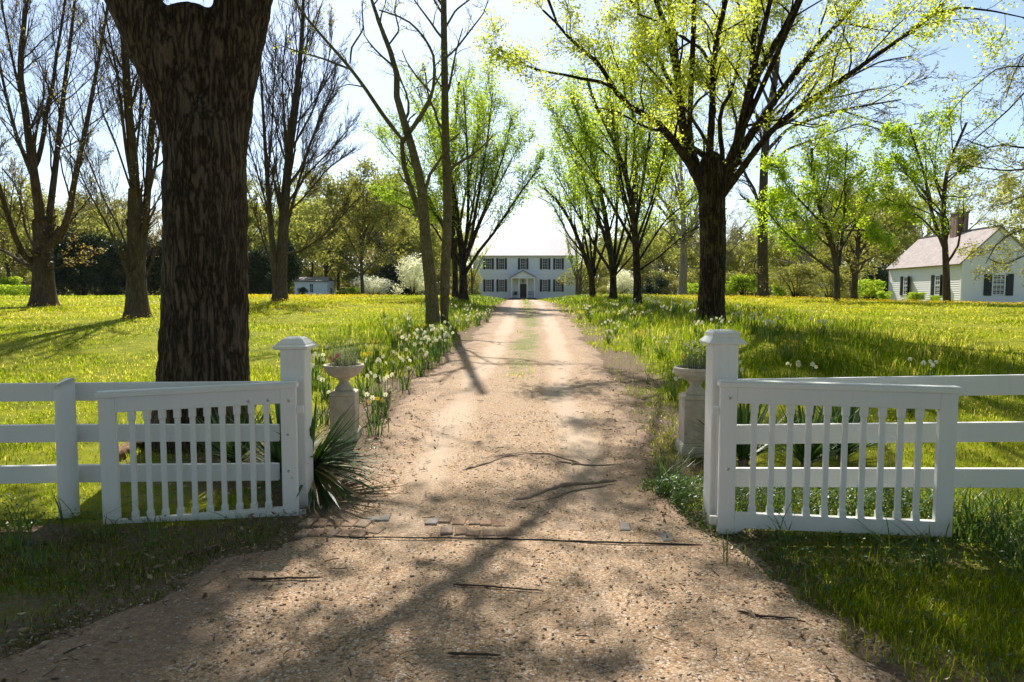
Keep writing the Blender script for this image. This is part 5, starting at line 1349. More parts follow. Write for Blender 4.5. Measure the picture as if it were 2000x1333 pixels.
# --- vase-shaped trees lining the drive
GV = 'vase-shaped trees lining the drive'
vase_lv = [LV(16, .25, .98, .38, .15, .30, .42, 7, .08, .14, 4), LV(6, .25, 1, .5, .2, .42, .5, 5, .1, .08, 1.9), LV(3, .3, 1, .6, .2, .5, .5, 4, .12, .03, .9)]
def vase(px, name_label, limbs, seed, leafmat, per=6, size=.13, mask=None, lv=None):
    make_tree('tree', name_label, limbs, lv or vase_lv, BARK_DARK, dict(mat=leafmat, per=per, size=size, spread=.22, up=.25, clump=.45, mask=mask), GV, seed, .011, .4)
Y1 = 40.0
vase(905, 'vase-shaped tree with one long bare limb slanting toward the white house', [
    PL(Y1, [(905, 583), (905, 545), (904, 510), (901, 480), (891, 420), (881, 350), (871, 270)], 18, 5, .5, 0, .3),
    PL(Y1, [(904, 525), (920, 470), (931, 400), (945, 320), (955, 250), (962, 180)], 9, 3, -1.5), PL(Y1, [(908, 535), (936, 490), (965, 455), (987, 420), (1012, 383), (1036, 350), (1055, 325)], 9, 3, -1),
    PL(Y1, [(905, 515), (914, 430), (915, 350), (911, 260), (905, 170)], 9, 3, 1.5), PL(Y1, [(901, 525), (872, 460), (850, 410), (820, 350), (790, 300), (770, 260)], 8, 2, 1), PL(Y1, [(906, 520), (940, 430), (975, 360), (1000, 310), (1022, 270)], 8, 2, 2),
    PL(Y1, [(903, 500), (893, 400), (870, 300), (850, 220)], 7, 2, -2), PL(Y1, [(905, 500), (925, 400), (935, 300), (940, 220)], 7, 2, 2.5), PL(Y1, [(900, 510), (860, 430), (820, 390), (770, 370)], 6, 2, -1.5), PL(Y1, [(906, 505), (950, 400), (985, 300), (1000, 230)], 7, 2, -2.)], 21, LEAF_MID, 10, .125,
    lambda c, rg: rg.random(len(c)) < np.clip((c[:, 2] - 4.2) / 4, 0.05, 1))
Y2 = 46.0
vase(889, 'slimmer vase-shaped tree just behind the twin-trunked tree', [
    PL(Y2, [(889, 583), (889, 540), (888, 500), (885, 450), (880, 380), (885, 300), (892, 220), (896, 160)], 12, 4, 0, 0, .3), PL(Y2, [(888, 510), (860, 430), (830, 380), (800, 335), (765, 300), (740, 270)], 8, 2, 1),
    PL(Y2, [(888, 500), (872, 400), (850, 300), (830, 220), (815, 170)], 8, 2, -1.5), PL(Y2, [(889, 490), (905, 400), (925, 300), (940, 220), (955, 150)], 8, 2, 1.5), PL(Y2, [(887, 510), (845, 440), (805, 410), (760, 390)], 6, 2, -1),
    PL(Y2, [(886, 460), (865, 360), (860, 260), (865, 180)], 6, 2, 2)], 22, LEAF_MID, 10, .135)
Y3 = 30.0
vase(1245, 'vase-shaped tree with the thickest trunk of the drive row, before the dark round bush', [
    PL(Y3, [(1245, 592), (1245, 550), (1243, 510), (1240, 450), (1233, 390), (1222, 340), (1205, 290), (1181, 240), (1160, 200), (1145, 150)], 17, 4, -1, 0, .3),
    PL(Y3, [(1237, 410), (1240, 330), (1239, 260), (1233, 180), (1228, 120)], 8, 3, 1), PL(Y3, [(1242, 440), (1258, 340), (1274, 230), (1290, 150)], 8, 3, -1.5), PL(Y3, [(1245, 490), (1285, 370), (1318, 285), (1338, 200)], 7, 2, 1.5),
    PL(Y3, [(1247, 510), (1298, 432), (1350, 388), (1385, 365)], 6, 2, 1), PL(Y3, [(1240, 480), (1195, 400), (1152, 330), (1112, 270), (1085, 220)], 8, 2, 1), PL(Y3, [(1241, 460), (1215, 360), (1200, 260), (1190, 180), (1180, 120)], 7, 2, -2),
    PL(Y3, [(1243, 470), (1270, 400), (1290, 330), (1310, 240)], 6, 2, -2), PL(Y3, [(1226, 350), (1195, 310), (1150, 270), (1120, 200)], 6, 2, 2), PL(Y3, [(1246, 530), (1290, 500), (1340, 455), (1380, 440)], 5, 2, -1)], 23, LEAF_MID, 10, .105,
    lambda c, rg: rg.random(len(c)) < np.clip((c[:, 2] - 3.6) / 3.6, 0.05, 1))
Y4 = 38.0
vase(1198, 'vase-shaped tree in front of the white blossoming shrub', [
    PL(Y4, [(1198, 585), (1198, 555), (1197, 530), (1191, 480), (1180, 410), (1163, 330), (1142, 260), (1120, 200)], 15, 4, 0, 0, .3), PL(Y4, [(1197, 535), (1170, 495), (1140, 440), (1110, 385), (1080, 330)], 8, 2, 1),
    PL(Y4, [(1199, 538), (1220, 485), (1240, 425), (1265, 370), (1290, 320)], 8, 2, -1), PL(Y4, [(1198, 530), (1205, 430), (1205, 330), (1200, 240), (1195, 150)], 8, 2, 1.5), PL(Y4, [(1199, 525), (1225, 420), (1245, 320), (1255, 230)], 7, 2, 2),
    PL(Y4, [(1196, 520), (1170, 430), (1140, 350), (1110, 290)], 6, 2, -2), PL(Y4, [(1200, 540), (1235, 500), (1270, 440)], 5, 2, 1)], 24, LEAF_MID, 10, .125, lambda c, rg: rg.random(len(c)) < np.clip((c[:, 2] - 4.) / 4, 0.05, 1))
Y5 = 46.0
vase(1157, 'vase-shaped tree closest to the white house, leaning out over the drive', [
    PL(Y5, [(1157, 584), (1157, 560), (1156, 540), (1140, 495), (1118, 440), (1092, 395), (1062, 368)], 13, 3, -.5, 0, .3), PL(Y5, [(1157, 545), (1163, 480), (1170, 400), (1160, 320), (1150, 250)], 9, 3, 1),
    PL(Y5, [(1156, 540), (1140, 450), (1125, 370), (1105, 300), (1085, 250)], 7, 2, 1), PL(Y5, [(1158, 545), (1185, 470), (1205, 400), (1215, 320)], 7, 2, -1), PL(Y5, [(1157, 530), (1150, 430), (1140, 340), (1130, 240)], 6, 2, 2), PL(Y5, [(1142, 500), (1110, 460), (1080, 400), (1050, 385)], 5, 2, 1)], 25, LEAF_MID, 7, .135,
    lambda c, rg: rg.random(len(c)) < np.clip((c[:, 2] - 5) / 6, 0.03, 1))
slim_lv = [LV(9, .2, .98, .4, .15, .35, .45, 6, .08, .15, 2.2), LV(5, .25, 1, .5, .2, .45, .5, 4, .1, .08, 1.)]
Y6 = 78.0
def slim(u0, label, pts, seed, mat=LEAF_MID, Y=Y6, per=4, size=.16):
    make_tree('sapling', label, pts, slim_lv, BARK_GREY, dict(mat=mat, per=per, size=size, spread=.2, up=.2), 'slender saplings by the house', seed, .012, .2, trunk_levels=0)
slim(922, 'slender multi-stemmed sapling at the corner of the house by the vase-shaped trees', [PL(Y6, [(922, 587), (922, 560), (921, 530), (918, 500), (912, 460)], 4, 1.5, 0, 0, .3), PL(Y6, [(922, 560), (930, 530), (942, 505), (955, 485)], 3, 1, -1), PL(Y6, [(922, 550), (926, 520), (932, 490)], 3, 1, 1)], 31)
slim(1133, 'slender leafy sapling overlapping the far corner of the house', [PL(Y6, [(1133, 587), (1133, 560), (1135, 530), (1138, 500), (1145, 450)], 5, 1.5, 0, 0, .3), PL(Y6, [(1133, 565), (1120, 530), (1110, 490), (1105, 455)], 3, 1, -1), PL(Y6, [(1133, 555), (1128, 520), (1120, 470)], 3, 1, 1), PL(Y6, [(1134, 560), (1150, 530), (1158, 500)], 3, 1, 1)], 32)
slim(1126, 'second taller sapling against the end wall of the house', [PL(82., [(1126, 587), (1127, 540), (1126, 490), (1122, 440)], 6, 2, 0, 0, .3), PL(82., [(1126, 540), (1115, 500), (1108, 460)], 3, 1, -1)], 33, LEAF_MID, 82.)

# --- trees on the sunny meadow side
YI = 44.0
make_tree('tree', 'tall tree with a plain grey-brown trunk and a bare tan crown above the meadow', [
    PL(YI, [(1490, 599), (1490, 560), (1489, 500), (1490, 430), (1491, 360), (1494, 290), (1500, 230), (1512, 170), (1520, 100)], 23, 10, 0, 0, .3),
    PL(YI, [(1493, 300), (1540, 250), (1590, 232), (1640, 215), (1700, 205), (1760, 195)], 9, 3, -2), PL(YI, [(1497, 260), (1550, 235), (1600, 190), (1660, 150), (1720, 120), (1780, 110)], 9, 3, 2), PL(YI, [(1500, 240), (1560, 180), (1610, 120), (1650, 60)], 8, 3, -2),
    PL(YI, [(1492, 330), (1540, 290), (1600, 270), (1680, 240), (1740, 260)], 7, 2, 3), PL(YI, [(1505, 210), (1480, 150), (1450, 90), (1440, 30)], 7, 2, 1), PL(YI, [(1494, 290), (1460, 250), (1430, 220)], 5, 2, -2), PL(YI, [(1489, 500), (1475, 510), (1472, 530), (1482, 545)], 4, 3, -1.),
    PL(YI, [(1700, 205), (1760, 170), (1820, 150)], 3, 1.5, -3, -2), PL(YI, [(1640, 215), (1700, 235), (1760, 250), (1800, 240)], 4, 2, -3, -2)],
    [LV(11, .25, .98, .6, .2, .35, .42, 7, .14, .05, 5), LV(9, .2, 1, .55, .2, .45, .5, 6, .13, .02, 2.4), LV(5, .2, 1, .5, .2, .5, .5, 4, .12, .0, 1.2)], BARK_GREY,
    dict(mat=LEAF_BUD, per=1, size=.11, spread=.06, s0=.6, mask=lambda c, rg: rg.random(len(c)) < .35), None, 41, .010, .3)
YJ = 38.0
lv_broad = [LV(12, .25, .98, .75, .25, .42, .45, 7, .14, .1, 3.5), LV(7, .25, 1, .7, .25, .48, .5, 5, .14, .06, 1.8), LV(4, .3, 1, .7, .25, .5, .5, 4, .14, .0, .8)]
make_tree('tree', 'bright yellow-green leafy tree with a crown wider than its fork, set before the brown thicket', [
    PL(YJ, [(1634, 600), (1635, 560), (1634, 525), (1628, 490), (1613, 445), (1598, 395), (1588, 340), (1585, 290)], 13, 5, 0, 0, .3), PL(YJ, [(1638, 520), (1645, 460), (1650, 400), (1650, 340), (1655, 280)], 9, 3, 1), PL(YJ, [(1632, 535), (1592, 505), (1552, 472), (1520, 440), (1495, 410)], 7, 2, -1),
    PL(YJ, [(1640, 490), (1678, 425), (1700, 375), (1720, 330)], 7, 2, 1.5), PL(YJ, [(1613, 445), (1570, 400), (1535, 360), (1515, 320)], 6, 2, -2), PL(YJ, [(1600, 400), (1615, 340), (1620, 280)], 5, 2, 2), PL(YJ, [(1646, 450), (1690, 450), (1730, 470)], 5, 2, -2), PL(YJ, [(1628, 490), (1585, 450), (1560, 420), (1520, 400)], 5, 2, 2)],
    lv_broad, BARK_GREY, dict(mat=LEAF_BRI, per=7, size=.15, spread=.17, up=.2, clump=.6), 'young leafy trees on the meadow', 42, .010, .3)
YK = 47.0
make_tree('tree', 'dark brown trunk under a dull olive crown, between the bright tree and the cottage', [
    PL(YK, [(1667, 598), (1668, 560), (1672, 520), (1676, 480), (1680, 420)], 15, 6, 0, 0, .3), PL(YK, [(1670, 530), (1640, 490), (1615, 460), (1590, 450)], 6, 2, -1), PL(YK, [(1674, 500), (1705, 460), (1735, 430), (1755, 410)], 6, 2, 1), PL(YK, [(1678, 460), (1660, 410), (1650, 380)], 5, 2, -2), PL(YK, [(1672, 520), (1710, 500), (1740, 490)], 5, 2, 2)],
    lv_broad, BARK_RED, dict(mat=LEAF_OLI, per=5, size=.16, spread=.18, up=.2), None, 43, .010, .3)
YL_ = 37.0
make_tree('tree', 'slender bright green tree standing just in front of the cottage', [
    PL(YL_, [(1850, 604), (1849, 570), (1848, 530), (1846, 485), (1843, 440), (1843, 385), (1850, 330), (1868, 285), (1888, 240)], 15, 4, 0, 0, .3), PL(YL_, [(1847, 490), (1830, 450), (1816, 400), (1805, 340), (1790, 290), (1777, 250)], 10, 3, -1), PL(YL_, [(1838, 468), (1802, 428), (1762, 402), (1730, 388)], 5, 2, 1),
    PL(YL_, [(1812, 380), (1780, 350), (1745, 320)], 5, 2, -2), PL(YL_, [(1843, 400), (1825, 350), (1828, 290), (1838, 235)], 5, 2, 1.5), PL(YL_, [(1846, 360), (1880, 330), (1900, 300)], 4, 2, -1), PL(YL_, [(1790, 290), (1760, 270), (1735, 265)], 4, 2, -1)],
    lv_broad, BARK_RED, dict(mat=LEAF_BRI, per=5, size=.15, spread=.16, up=.2, clump=.7, mask=lambda c, rg: rg.random(len(c)) < .75), 'young leafy trees on the meadow', 44, .009, .3)
# tree standing beyond the edge of the view, boughs hanging in
YM = 25.0
bM = np.array([22.5, YM, hz(22.5, YM)])
make_tree('tree', 'drooping tree with hanging boughs of brownish new leaves in front of the cottage gable', [
    W3([bM - UP * .3, bM + UP * 3, bM + UP * 6.5 + np.array([.2, .1, 0]), bM + UP * 10], .34, .18), W3([bM + UP * 6, P(2000, 290, 24.), P(1960, 283, 23.5), P(1925, 290, 23.2), P(1885, 272, 23)], .09, .02), W3([bM + UP * 5, P(2010, 330, 24), P(1965, 334, 23.5), P(1930, 330, 23), P(1880, 322, 23)], .08, .02),
    W3([bM + UP * 7, P(2010, 170, 25), P(1970, 215, 25), P(1930, 250, 25), P(1890, 285, 25)], .08, .02), W3([bM + UP * 3.4, P(2030, 440, 25), P(1990, 450, 25), P(1950, 470, 25), P(1925, 515, 25)], .07, .02), W3([bM + UP * 3.2, P(2040, 480, 24), P(2000, 500, 24), P(1960, 520, 24), P(1930, 505, 24)], .06, .02),
    W3([bM + UP * 4.0, P(2030, 380, 26), P(1990, 385, 26), P(1960, 400, 26)], .07, .02), W3([bM + UP * 8.5, P(2020, 80, 25), P(1985, 130, 25), P(1965, 190, 25)], .08, .02), W3([bM + UP * 7.5, P(2010, 130, 24), P(1950, 130, 24), P(1880, 190, 24), P(1850, 230, 24)], .07, .015)],
    [LV(9, .35, .98, .7, .25, .30, .42, 7, .18, -.06, 2.0), LV(7, .25, 1, .7, .25, .45, .5, 6, .16, -.06, 1.1), LV(4, .3, 1, .7, .25, .5, .5, 4, .15, -.04, .6)], BARK_GREY,
    dict(mat=LEAF_OLI, per=5, size=.09, spread=.10, up=.1, mask=lambda c, rg: np.where(c[:, 2] < 6.4, rg.random(len(c)) < .85, (c[:, 2] > 8) & (rg.random(len(c)) < .35))), None, 45, .007, .3)

# ------------------------------------------------------------------ background trees and shrubs
def synth(h, th, r, nl, rg, tr=.22, vase_=.5):
    L = [W3([(0, 0, -.3), (rg.normal(0, .1), rg.normal(0, .1), th), (rg.normal(0, .3), rg.normal(0, .3), h * .6), (rg.normal(0, .5), rg.normal(0, .5), h * .93)], tr, tr * .2)]
    for i in range(nl):
        a = 6.283 * i / nl + rg.normal(0, .3); z0 = th + (h * .55 - th) * rg.random(); z1 = min(h * .95, z0 + r * (vase_ + rg.random() * .8)); rr = r * rg.uniform(.6, 1.)
        L.append(W3([(0, 0, z0), (rr * .35 * math.cos(a), rr * .35 * math.sin(a), z0 + (z1 - z0) * .4), (rr * .75 * math.cos(a), rr * .75 * math.sin(a), z0 + (z1 - z0) * .75), (rr * math.cos(a), rr * math.sin(a), z1)], tr * .45, tr * .1))
    return L
def bg_tree(seed, label, group, h, th, r, nl, leafmat, per, size, at, lv=None, bark=None, spread=.3, mask=None, tr=.22, name='tree'):
    rg = np.random.default_rng(seed)
    t_ = make_tree(name, label, synth(h, th, r, nl, rg, tr), lv or [LV(8, .25, .98, .7, .25, .45, .45, 6, .14, .1, 3.5), LV(6, .25, 1, .7, .25, .5, .5, 4, .14, .04, 2.), LV(3, .3, 1, .7, .25, .55, .5, 3, .14, .0, 1.1)], bark or BARK_GREY,
                   dict(mat=leafmat, per=per, size=size, spread=spread, up=.2, clump=.35, mask=mask), group, seed, .016, .3, (8, 4, 3, 3), at=at)
    return t_
def at_px(u, Y): x = (u - 1000) / F_PX * Y; return (x, Y, hz(x, Y))
bgA = bg_tree(61, 'broad yellow-green tree behind the small outbuilding', 'leafy trees beyond the lawn', 14.5, 2.6, 7.5, 11, LEAF_FAR, 8, .32, at_px(612, 100))
bgB = bg_tree(62, 'olive yellow tree with a slim grey trunk between the white dogwoods', 'leafy trees beyond the lawn', 13, 2.4, 6.4, 13, LEAF_OLI, 8, .27, at_px(710, 72), spread=.3)
bgC = bg_tree(63, 'pale yellow-green rounded tree at the far end of the lawn beside the low hedge', 'leafy trees beyond the lawn', 12, 1.8, 6.6, 11, LEAF_FAR, 8, .30, at_px(20, 82))
bgD = bg_tree(64, 'tan budding tree above the dark evergreens', 'budding trees beyond the lawn', 14.5, 3, 7.2, 12, LEAF_BUD, 5, .24, at_px(215, 98))
K_ = [(bgC, 100, 95, 1.0, 'golden green tree just behind the bare many-limbed tree'), (bgC, 190, 84, .85, 'yellow-green tree showing above the dark evergreens near the bare many-limbed tree'),
      (bgA, 490, 95, 1.05, 'yellow-green tree behind the double-stemmed bare tree'), (bgA, 780, 110, 1.15, 'green tree behind the large white dogwood'), (bgA, 560, 120, 1.1, 'tall green tree far behind the double-stemmed bare tree'),
      (bgB, 660, 105, 1.1, 'olive tree far behind the outbuilding end wall'), (bgD, 320, 100, .9, 'tan budding tree beside the massive trunk above the shaded hedge'), (bgD, 30, 115, 1.0, 'tan budding tree over the thicket at the lawn edge'),
      (bgA, 840, 125, 1.2, 'tall green tree seen between the twin trunks and the house'), (bgB, 1300, 120, .9, 'olive tree far behind the dark round bush'), (bgC, 1440, 92, .8, 'pale yellow-green tree behind the big spreading trunk'),
      (bgC, 1540, 80, .7, 'yellow-green tree behind the plain grey trunk'), (bgB, 1590, 90, .8, 'olive tree behind the bright leafy tree'), (bgA, 1725, 78, .85, 'deep green tree just beside the cottage roof'),
      (bgB, 1500, 110, .9, 'distant olive tree behind the meadow thicket'), (bgA, 2080, 75, .9, 'green tree behind the cottage gable'), (bgA, 1180, 135, .8, 'green tree far beyond the house corner'), (bgD, 760, 130, 1.2, 'tan budding tree far behind the white dogwood'), (bgA, 1255, 95, .75, 'green tree behind the thick vase-shaped trunk'),
      (bgC, 640, 92, 1.05, 'yellow-green tree right behind the outbuilding end'), (bgA, 755, 100, 1.1, 'bright green tree rising behind the large white dogwood'), (bgC, 830, 95, 1.0, 'yellow-green tree directly behind the twin trunks'), (bgC, 540, 110, 1.0, 'yellow-green tree peeping out behind the double-stemmed bare tree'),
      (bgC, -20, 70, .95, 'yellow tree at the lawn edge over the low hedge'), (bgB, 150, 90, 1.0, 'olive tree behind the broad dark evergreen'), (bgC, 1380, 105, .9, 'pale tree far past the pale bare tree'), (bgB, 1660, 85, 1.0, 'olive tree behind the dark brown trunk'), (bgC, 870, 135, 1.0, 'yellow-green tree beside the house, far off')]
for i, (pr0, u, Y, s_, lb) in enumerate(K_):
    dup(pr0, at_px(u, Y), i * 1.7, s_ * (1 + .05 * math.sin(i * 3.)), lb)
# bare pale trees seen past the big trunk
bare1 = bg_tree(66, 'pale bare tree with wide low branches just past the big spreading trunk', 'pale bare trees behind the meadow', 14, 3.5, 7.5, 10, LEAF_BUD, 1, .16, at_px(1332, 62), [LV(9, .2, .98, .65, .2, .5, .45, 6, .15, .04, 4), LV(7, .2, 1, .6, .2, .5, .5, 5, .15, .02, 2.2), LV(4, .2, 1, .6, .2, .5, .5, 4, .15, 0, 1.1)], m_bark('bark_pale', (.14, .12, .095), (.34, .29, .24), 8, .3, .01), .06, lambda c, rg: rg.random(len(c)) < .6, .42)
dup(bare1, at_px(1570, 74), 2.1, .9, 'pale bare tree tangled behind the bright leafy tree'); dup(bare1, at_px(1395, 90), 4.0, .9, 'pale bare tree hidden mostly by the big spreading trunk'); dup(bare1, at_px(1800, 88), 1.0, 1.0, 'pale bare tree rising behind the cottage chimney')
dup(bare1, at_px(780, 96), 3.2, .9, 'grey bare tree behind the white dogwood'); dup(bare1, at_px(1235, 110), 5.2, .7, 'pale leaning bare tree behind the white blossoming shrub')

def shrub(name, label, w, d, h, mat, n, size, at, group=None, seed=0, lumps=14, cat='shrub', solid=.35, cone=False, stemmat=None):
    rg = np.random.default_rng(seed)
    r = thing(name, label, cat, at, group); r['_w'] = [0., 0., 0.]
    cs = []
    for i in range(lumps):
        a = rg.uniform(0, 6.28); q = math.sqrt(rg.random()) * .68; z = rg.uniform(.13, .78)
        k = (1 - z * .8) if cone else (1 - .55 * max(0, z - .45))
        cs.append((q * math.cos(a) * w / 2 * k, q * math.sin(a) * d / 2 * k, z * h, rg.uniform(.22, .36)))
    cs = np.array(cs)
    pick = rg.integers(0, lumps, n)
    v = nrm(rg.normal(size=(n, 3))); rad = rg.random(n) ** solid
    c = cs[pick, :3] + v * (rad * cs[pick, 3])[:, None] * np.array([w, d, h]) * .62
    c[:, 2] = np.abs(c[:, 2])
    V, Q = leafquads(c, size, rg, .2)
    tone = np.clip(.45 + .7 * (vnoise(c[:, 0] + c[:, 2], c[:, 1] - c[:, 2], 1.1, seed) - .5) + .2 * rg.normal(size=n), 0, 1)
    mk('foliage', V, Q, None, mat, r, False, {'rnd': np.repeat(tone, 4)})
    b = MB()
    for i in range(7):
        t_ = cs[i % lumps, :3]; b.tube([(t_[0] * .08, t_[1] * .08, -.2), (t_[0] * .4, t_[1] * .4, t_[2] * .5), tuple(t_)], [.06, .045, .02], 5)
    b.build('stems', stemmat or BARK_DARK, r, True)
    return r
EG = 'dark evergreens at the far side of the lawn'
ev1 = shrub('evergreen', 'broad dark evergreen beside the bare many-limbed tree', 7, 5, 6.6, LEAF_DRK, 19000, .24, at_px(165, 62), EG, 71, 24)
ev2 = shrub('evergreen', 'pointed dark evergreen at the corner of the outbuilding', 4.6, 3.8, 6.4, LEAF_DRK, 11000, .20, at_px(560, 66), EG, 72, 14, cone=True)
dup(ev1, at_px(225, 64), 1.9, .93, 'dark evergreen between the two bare lawn trees'); dup(ev1, at_px(305, 66), .7, .95, 'dark evergreen peeking out beside the massive trunk, lawn side'); dup(ev1, at_px(505, 68), 2.6, .8, 'dark evergreen behind the double-stemmed bare tree'); dup(ev2, at_px(125, 66), 1., .95, 'small dark evergreen nearest the low hedge')
dup(ev1, at_px(770, 92), 3.3, .85, 'dark evergreen under the white dogwoods'); dup(ev1, at_px(1715, 60), .4, .55, 'dark shrub in the shade beside the cottage wall')
shrub('round_bush', 'small clipped dark bush in front of the outbuilding window', 1.7, 1.6, 1.5, LEAF_DRK, 3500, .11, at_px(592, 80), None, 73, 12)
shrub('round_bush', 'dark glossy round bush beside the thickest vase-shaped trunk', 2.6, 2.4, 2.1, LEAF_DRK, 4500, .11, at_px(1276, 58), None, 74, 14)
shrub('grey_shrub', 'low silvery mound beside the outbuilding end wall', 2.4, 2, 1.0, LEAF_OLI, 1800, .12, at_px(668, 78), None, 75, 9)
dog1 = shrub('dogwood', 'large white-flowering dogwood near the twin trunks', 6.0, 5, 5.6, LEAF_WHT, 5200, .20, at_px(806, 78), 'white-flowering dogwoods', 76, 22, 'dogwood', .6)
dup(dog1, at_px(728, 84), 1.2, (1.15, 1.1, .58), 'low spreading white dogwood between the outbuilding and the large dogwood'); dup(dog1, at_px(1216, 72), 2.2, (.75, .75, .62), 'white blossoming shrub between two vase-shaped trunks'); dup(dog1, at_px(1590, 70), 2.9, (.5, .5, .45), 'small white-flowering shrub in the meadow thicket'); dup(dog1, at_px(895, 104), 1.9, (.8, .8, .5), 'white-flowering shrub glimpsed beside the house wall')
thk = shrub('shrub', 'brownish green twiggy thicket behind the plain grey trunk', 6.5, 4, 3.6, LEAF_OLI, 5500, .17, at_px(1555, 58), 'thicket shrubs behind the meadow', 77, 16)
grn = shrub('shrub', 'fresh green shrub at the foot of the plain grey trunk', 4., 3, 2.2, LEAF_MID, 3600, .15, at_px(1455, 56), 'thicket shrubs behind the meadow', 78, 12)
for i, (pr0, u, Y, s_, lb) in enumerate(((thk, 1620, 62, .9, 'brownish thicket behind the bright leafy tree'), (grn, 1690, 54, .95, 'pale green shrub between the dark brown trunk and the cottage'), (grn, 1525, 60, .8, 'green shrub within the meadow thicket'), (thk, 1420, 70, .9, 'olive thicket just past the big spreading trunk'),
        (grn, 1345, 74, .9, 'low green shrub under the pale bare tree'), (thk, 1180, 90, .6, 'pinkish brown thicket behind the drive row'), (grn, 30, 70, 1.1, 'yellow-green shrub behind the low hedge'), (thk, 85, 76, 1.0, 'olive shrub beside the bare many-limbed tree'), (grn, 690, 80, .7, 'green shrub beside the silvery mound'),
        (thk, 870, 100, .8, 'olive shrub behind the slim vase-shaped tree'), (thk, 300, 80, 1.1, 'olive shrub behind the shaded evergreen'), (grn, 1725, 50, .45, 'little shrub at the far corner of the cottage wall'), (grn, 1790, 47.5, .42, 'low shrub under the cottage windows'), (grn, 1822, 47, .3, 'tiny shrub at the foot of the cottage wall'))):
    dup(pr0, at_px(u, Y), i * 2.1, s_, lb)
far_thk = []
for i, u in enumerate(list(range(-60, 420, 60)) + list(range(480, 930, 42)) + list(range(1150, 1780, 48))):
    dup(thk, at_px(u + 12 * math.sin(i * 5.), 104 + 9 * math.sin(i * 2.3)), i * 1.3, 1.6 + .35 * math.sin(i * 3.7), 'olive shrub of the dense hedgerow closing the far edge of the grounds', 'hedgerow shrubs far beyond the lawns')
hd = thing('hedge', 'long low clipped yellow-green hedge at the lawn edge', 'hedge', at_px(20, 60)); n = 7000
hx0 = at_px(-120, 60)[0]; hx1 = at_px(108, 60)[0]
c = np.stack([rng.uniform(hx0, hx1, n), 60 + rng.uniform(-.45, .45, n), rng.uniform(.05, 1.0, n)], -1); c[:, 2] += H(c[:, 0], c[:, 1]); V, Q = leafquads(c, .14, rng, .3)
mk('foliage', V, Q, None, LEAF_MID, hd, False, {'rnd': np.repeat(rng.random(n), 4)})

WOODS_M = m_leaf('woods_leaf', [(0, (.05, .06, .03)), (.5, (.10, .11, .045)), (1, (.17, .16, .07))], .3, 1.1, .0)
# far woods closing the horizon
n = 110000
th = rng.uniform(-.98, .98, n); rr = rng.uniform(150, 210, n)
x = rr * np.sin(th); y = rr * np.cos(th)
top = 7 + 8 * fbm(th * 30, rr * 0, .6, 7) + 4 * vnoise(th * 90, rr * 0, .7, 8)
top *= np.where(abs(x - 3) < 16, .45, 1.0)
z = H(x, y) + top * rng.random(n) ** 1.0
V, Q = leafquads(np.stack([x, y, z], -1), .9, rng, .2)
o = mk('far_woods', V, Q, None, WOODS_M, None, False, {'rnd': np.repeat(np.clip(.4 + .3 * rng.normal(size=n), 0, 1), 4)}); tag(o, kind='stuff')

# unseen trees added behind the viewer to block sky light on the gates
for i, (xx, yy, s_, pr0) in enumerate(((-9, -7, 1.5, bgA), (-2, -8, 1.5, bgC), (4, -7, 1.6, bgA), (11, -7, 1.5, bgC), (-16, -4, 1.4, bgA), (19, -4, 1.4, bgA), (-6, -13, 1.8, bgA), (8, -13, 1.8, bgA))):
    dup(pr0, (xx, yy, hz(xx, yy)), i * 1.3, s_, 'unseen leafy tree added behind the viewer to block sky light', 'unseen sky-blocking trees added behind the viewer')
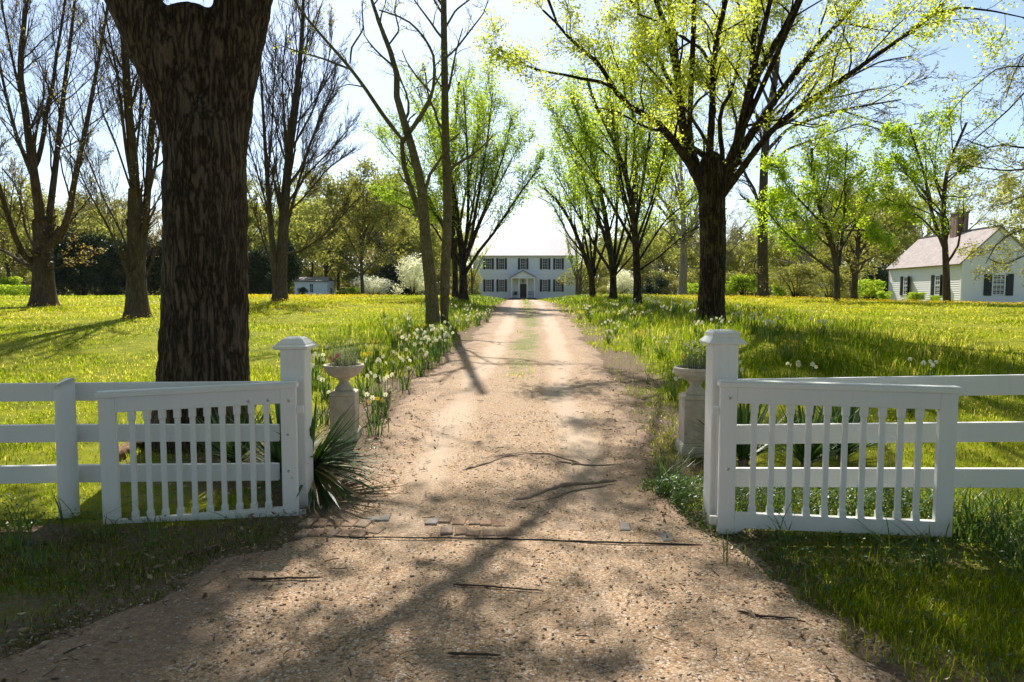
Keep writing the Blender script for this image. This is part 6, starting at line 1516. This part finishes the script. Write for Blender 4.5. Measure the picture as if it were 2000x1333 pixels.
# ------------------------------------------------------------------ sky, sun, camera
w = bpy.data.worlds.new('World'); S.world = w; w.use_nodes = True
nt = w.node_tree; nt.nodes.clear()
sky = nt.nodes.new('ShaderNodeTexSky'); sky.sky_type = 'NISHITA'; sky.sun_disc = False
sky.sun_elevation = SUN_EL; sky.sun_rotation = SUN_AZ
sky.air_density = 1.0; sky.dust_density = .95; sky.ozone_density = 2.0
bg = nt.nodes.new('ShaderNodeBackground'); bg.inputs['Strength'].default_value = SKY_STR
ow = nt.nodes.new('ShaderNodeOutputWorld')
nt.links.new(sky.outputs[0], bg.inputs[0]); nt.links.new(bg.outputs[0], ow.inputs[0])
sd_ = Vector((math.sin(SUN_AZ) * math.cos(SUN_EL), math.cos(SUN_AZ) * math.cos(SUN_EL), math.sin(SUN_EL)))
L = bpy.data.lights.new('sun', 'SUN'); L.energy = SUN_STR; L.angle = math.radians(.53); L.color = (1, .93, .82)
lo = bpy.data.objects.new('sun', L); C.objects.link(lo); lo.rotation_euler = sd_.to_track_quat('Z', 'Y').to_euler(); lo.location = sd_ * 60
cam = bpy.data.cameras.new('camera'); co = bpy.data.objects.new('camera', cam); C.objects.link(co)
cam.sensor_width = 36; cam.lens = F_PX / 2000 * 36; cam.clip_end = 3000; cam.clip_start = .05
co.location = (0, 0, EYE); co.rotation_euler = (math.pi / 2 - PITCH, 0, 0)
S.camera = co
S.view_settings.view_transform = 'Standard'; S.view_settings.look = 'None'; S.view_settings.gamma = 1; S.view_settings.exposure = EXPO
cy = S.cycles
cy.max_bounces = 7; cy.diffuse_bounces = 3; cy.glossy_bounces = 2; cy.transmission_bounces = 4; cy.transparent_max_bounces = 4
cy.use_denoising = True; cy.sample_clamp_indirect = 6
hm = bpy.data.materials.new('haze_air'); hm.use_nodes = True; hn = hm.node_tree; hn.nodes.clear()
ho = hn.nodes.new('ShaderNodeOutputMaterial'); hv = hn.nodes.new('ShaderNodeVolumePrincipled'); hv.inputs['Density'].default_value = HAZE; hv.inputs['Color'].default_value = (.93, .96, 1, 1); hv.inputs['Anisotropy'].default_value = .3
hn.links.new(hv.outputs[0], ho.inputs['Volume'])
if HAZE > 0:
    b = MB(); b.box(-660, 660, -75, 705, -1.4, 30.); tag(b.build('haze', hm), kind='stuff')
cy.volume_bounces = 0
for o in list(S.objects):
    if '_w' in o: del o['_w']
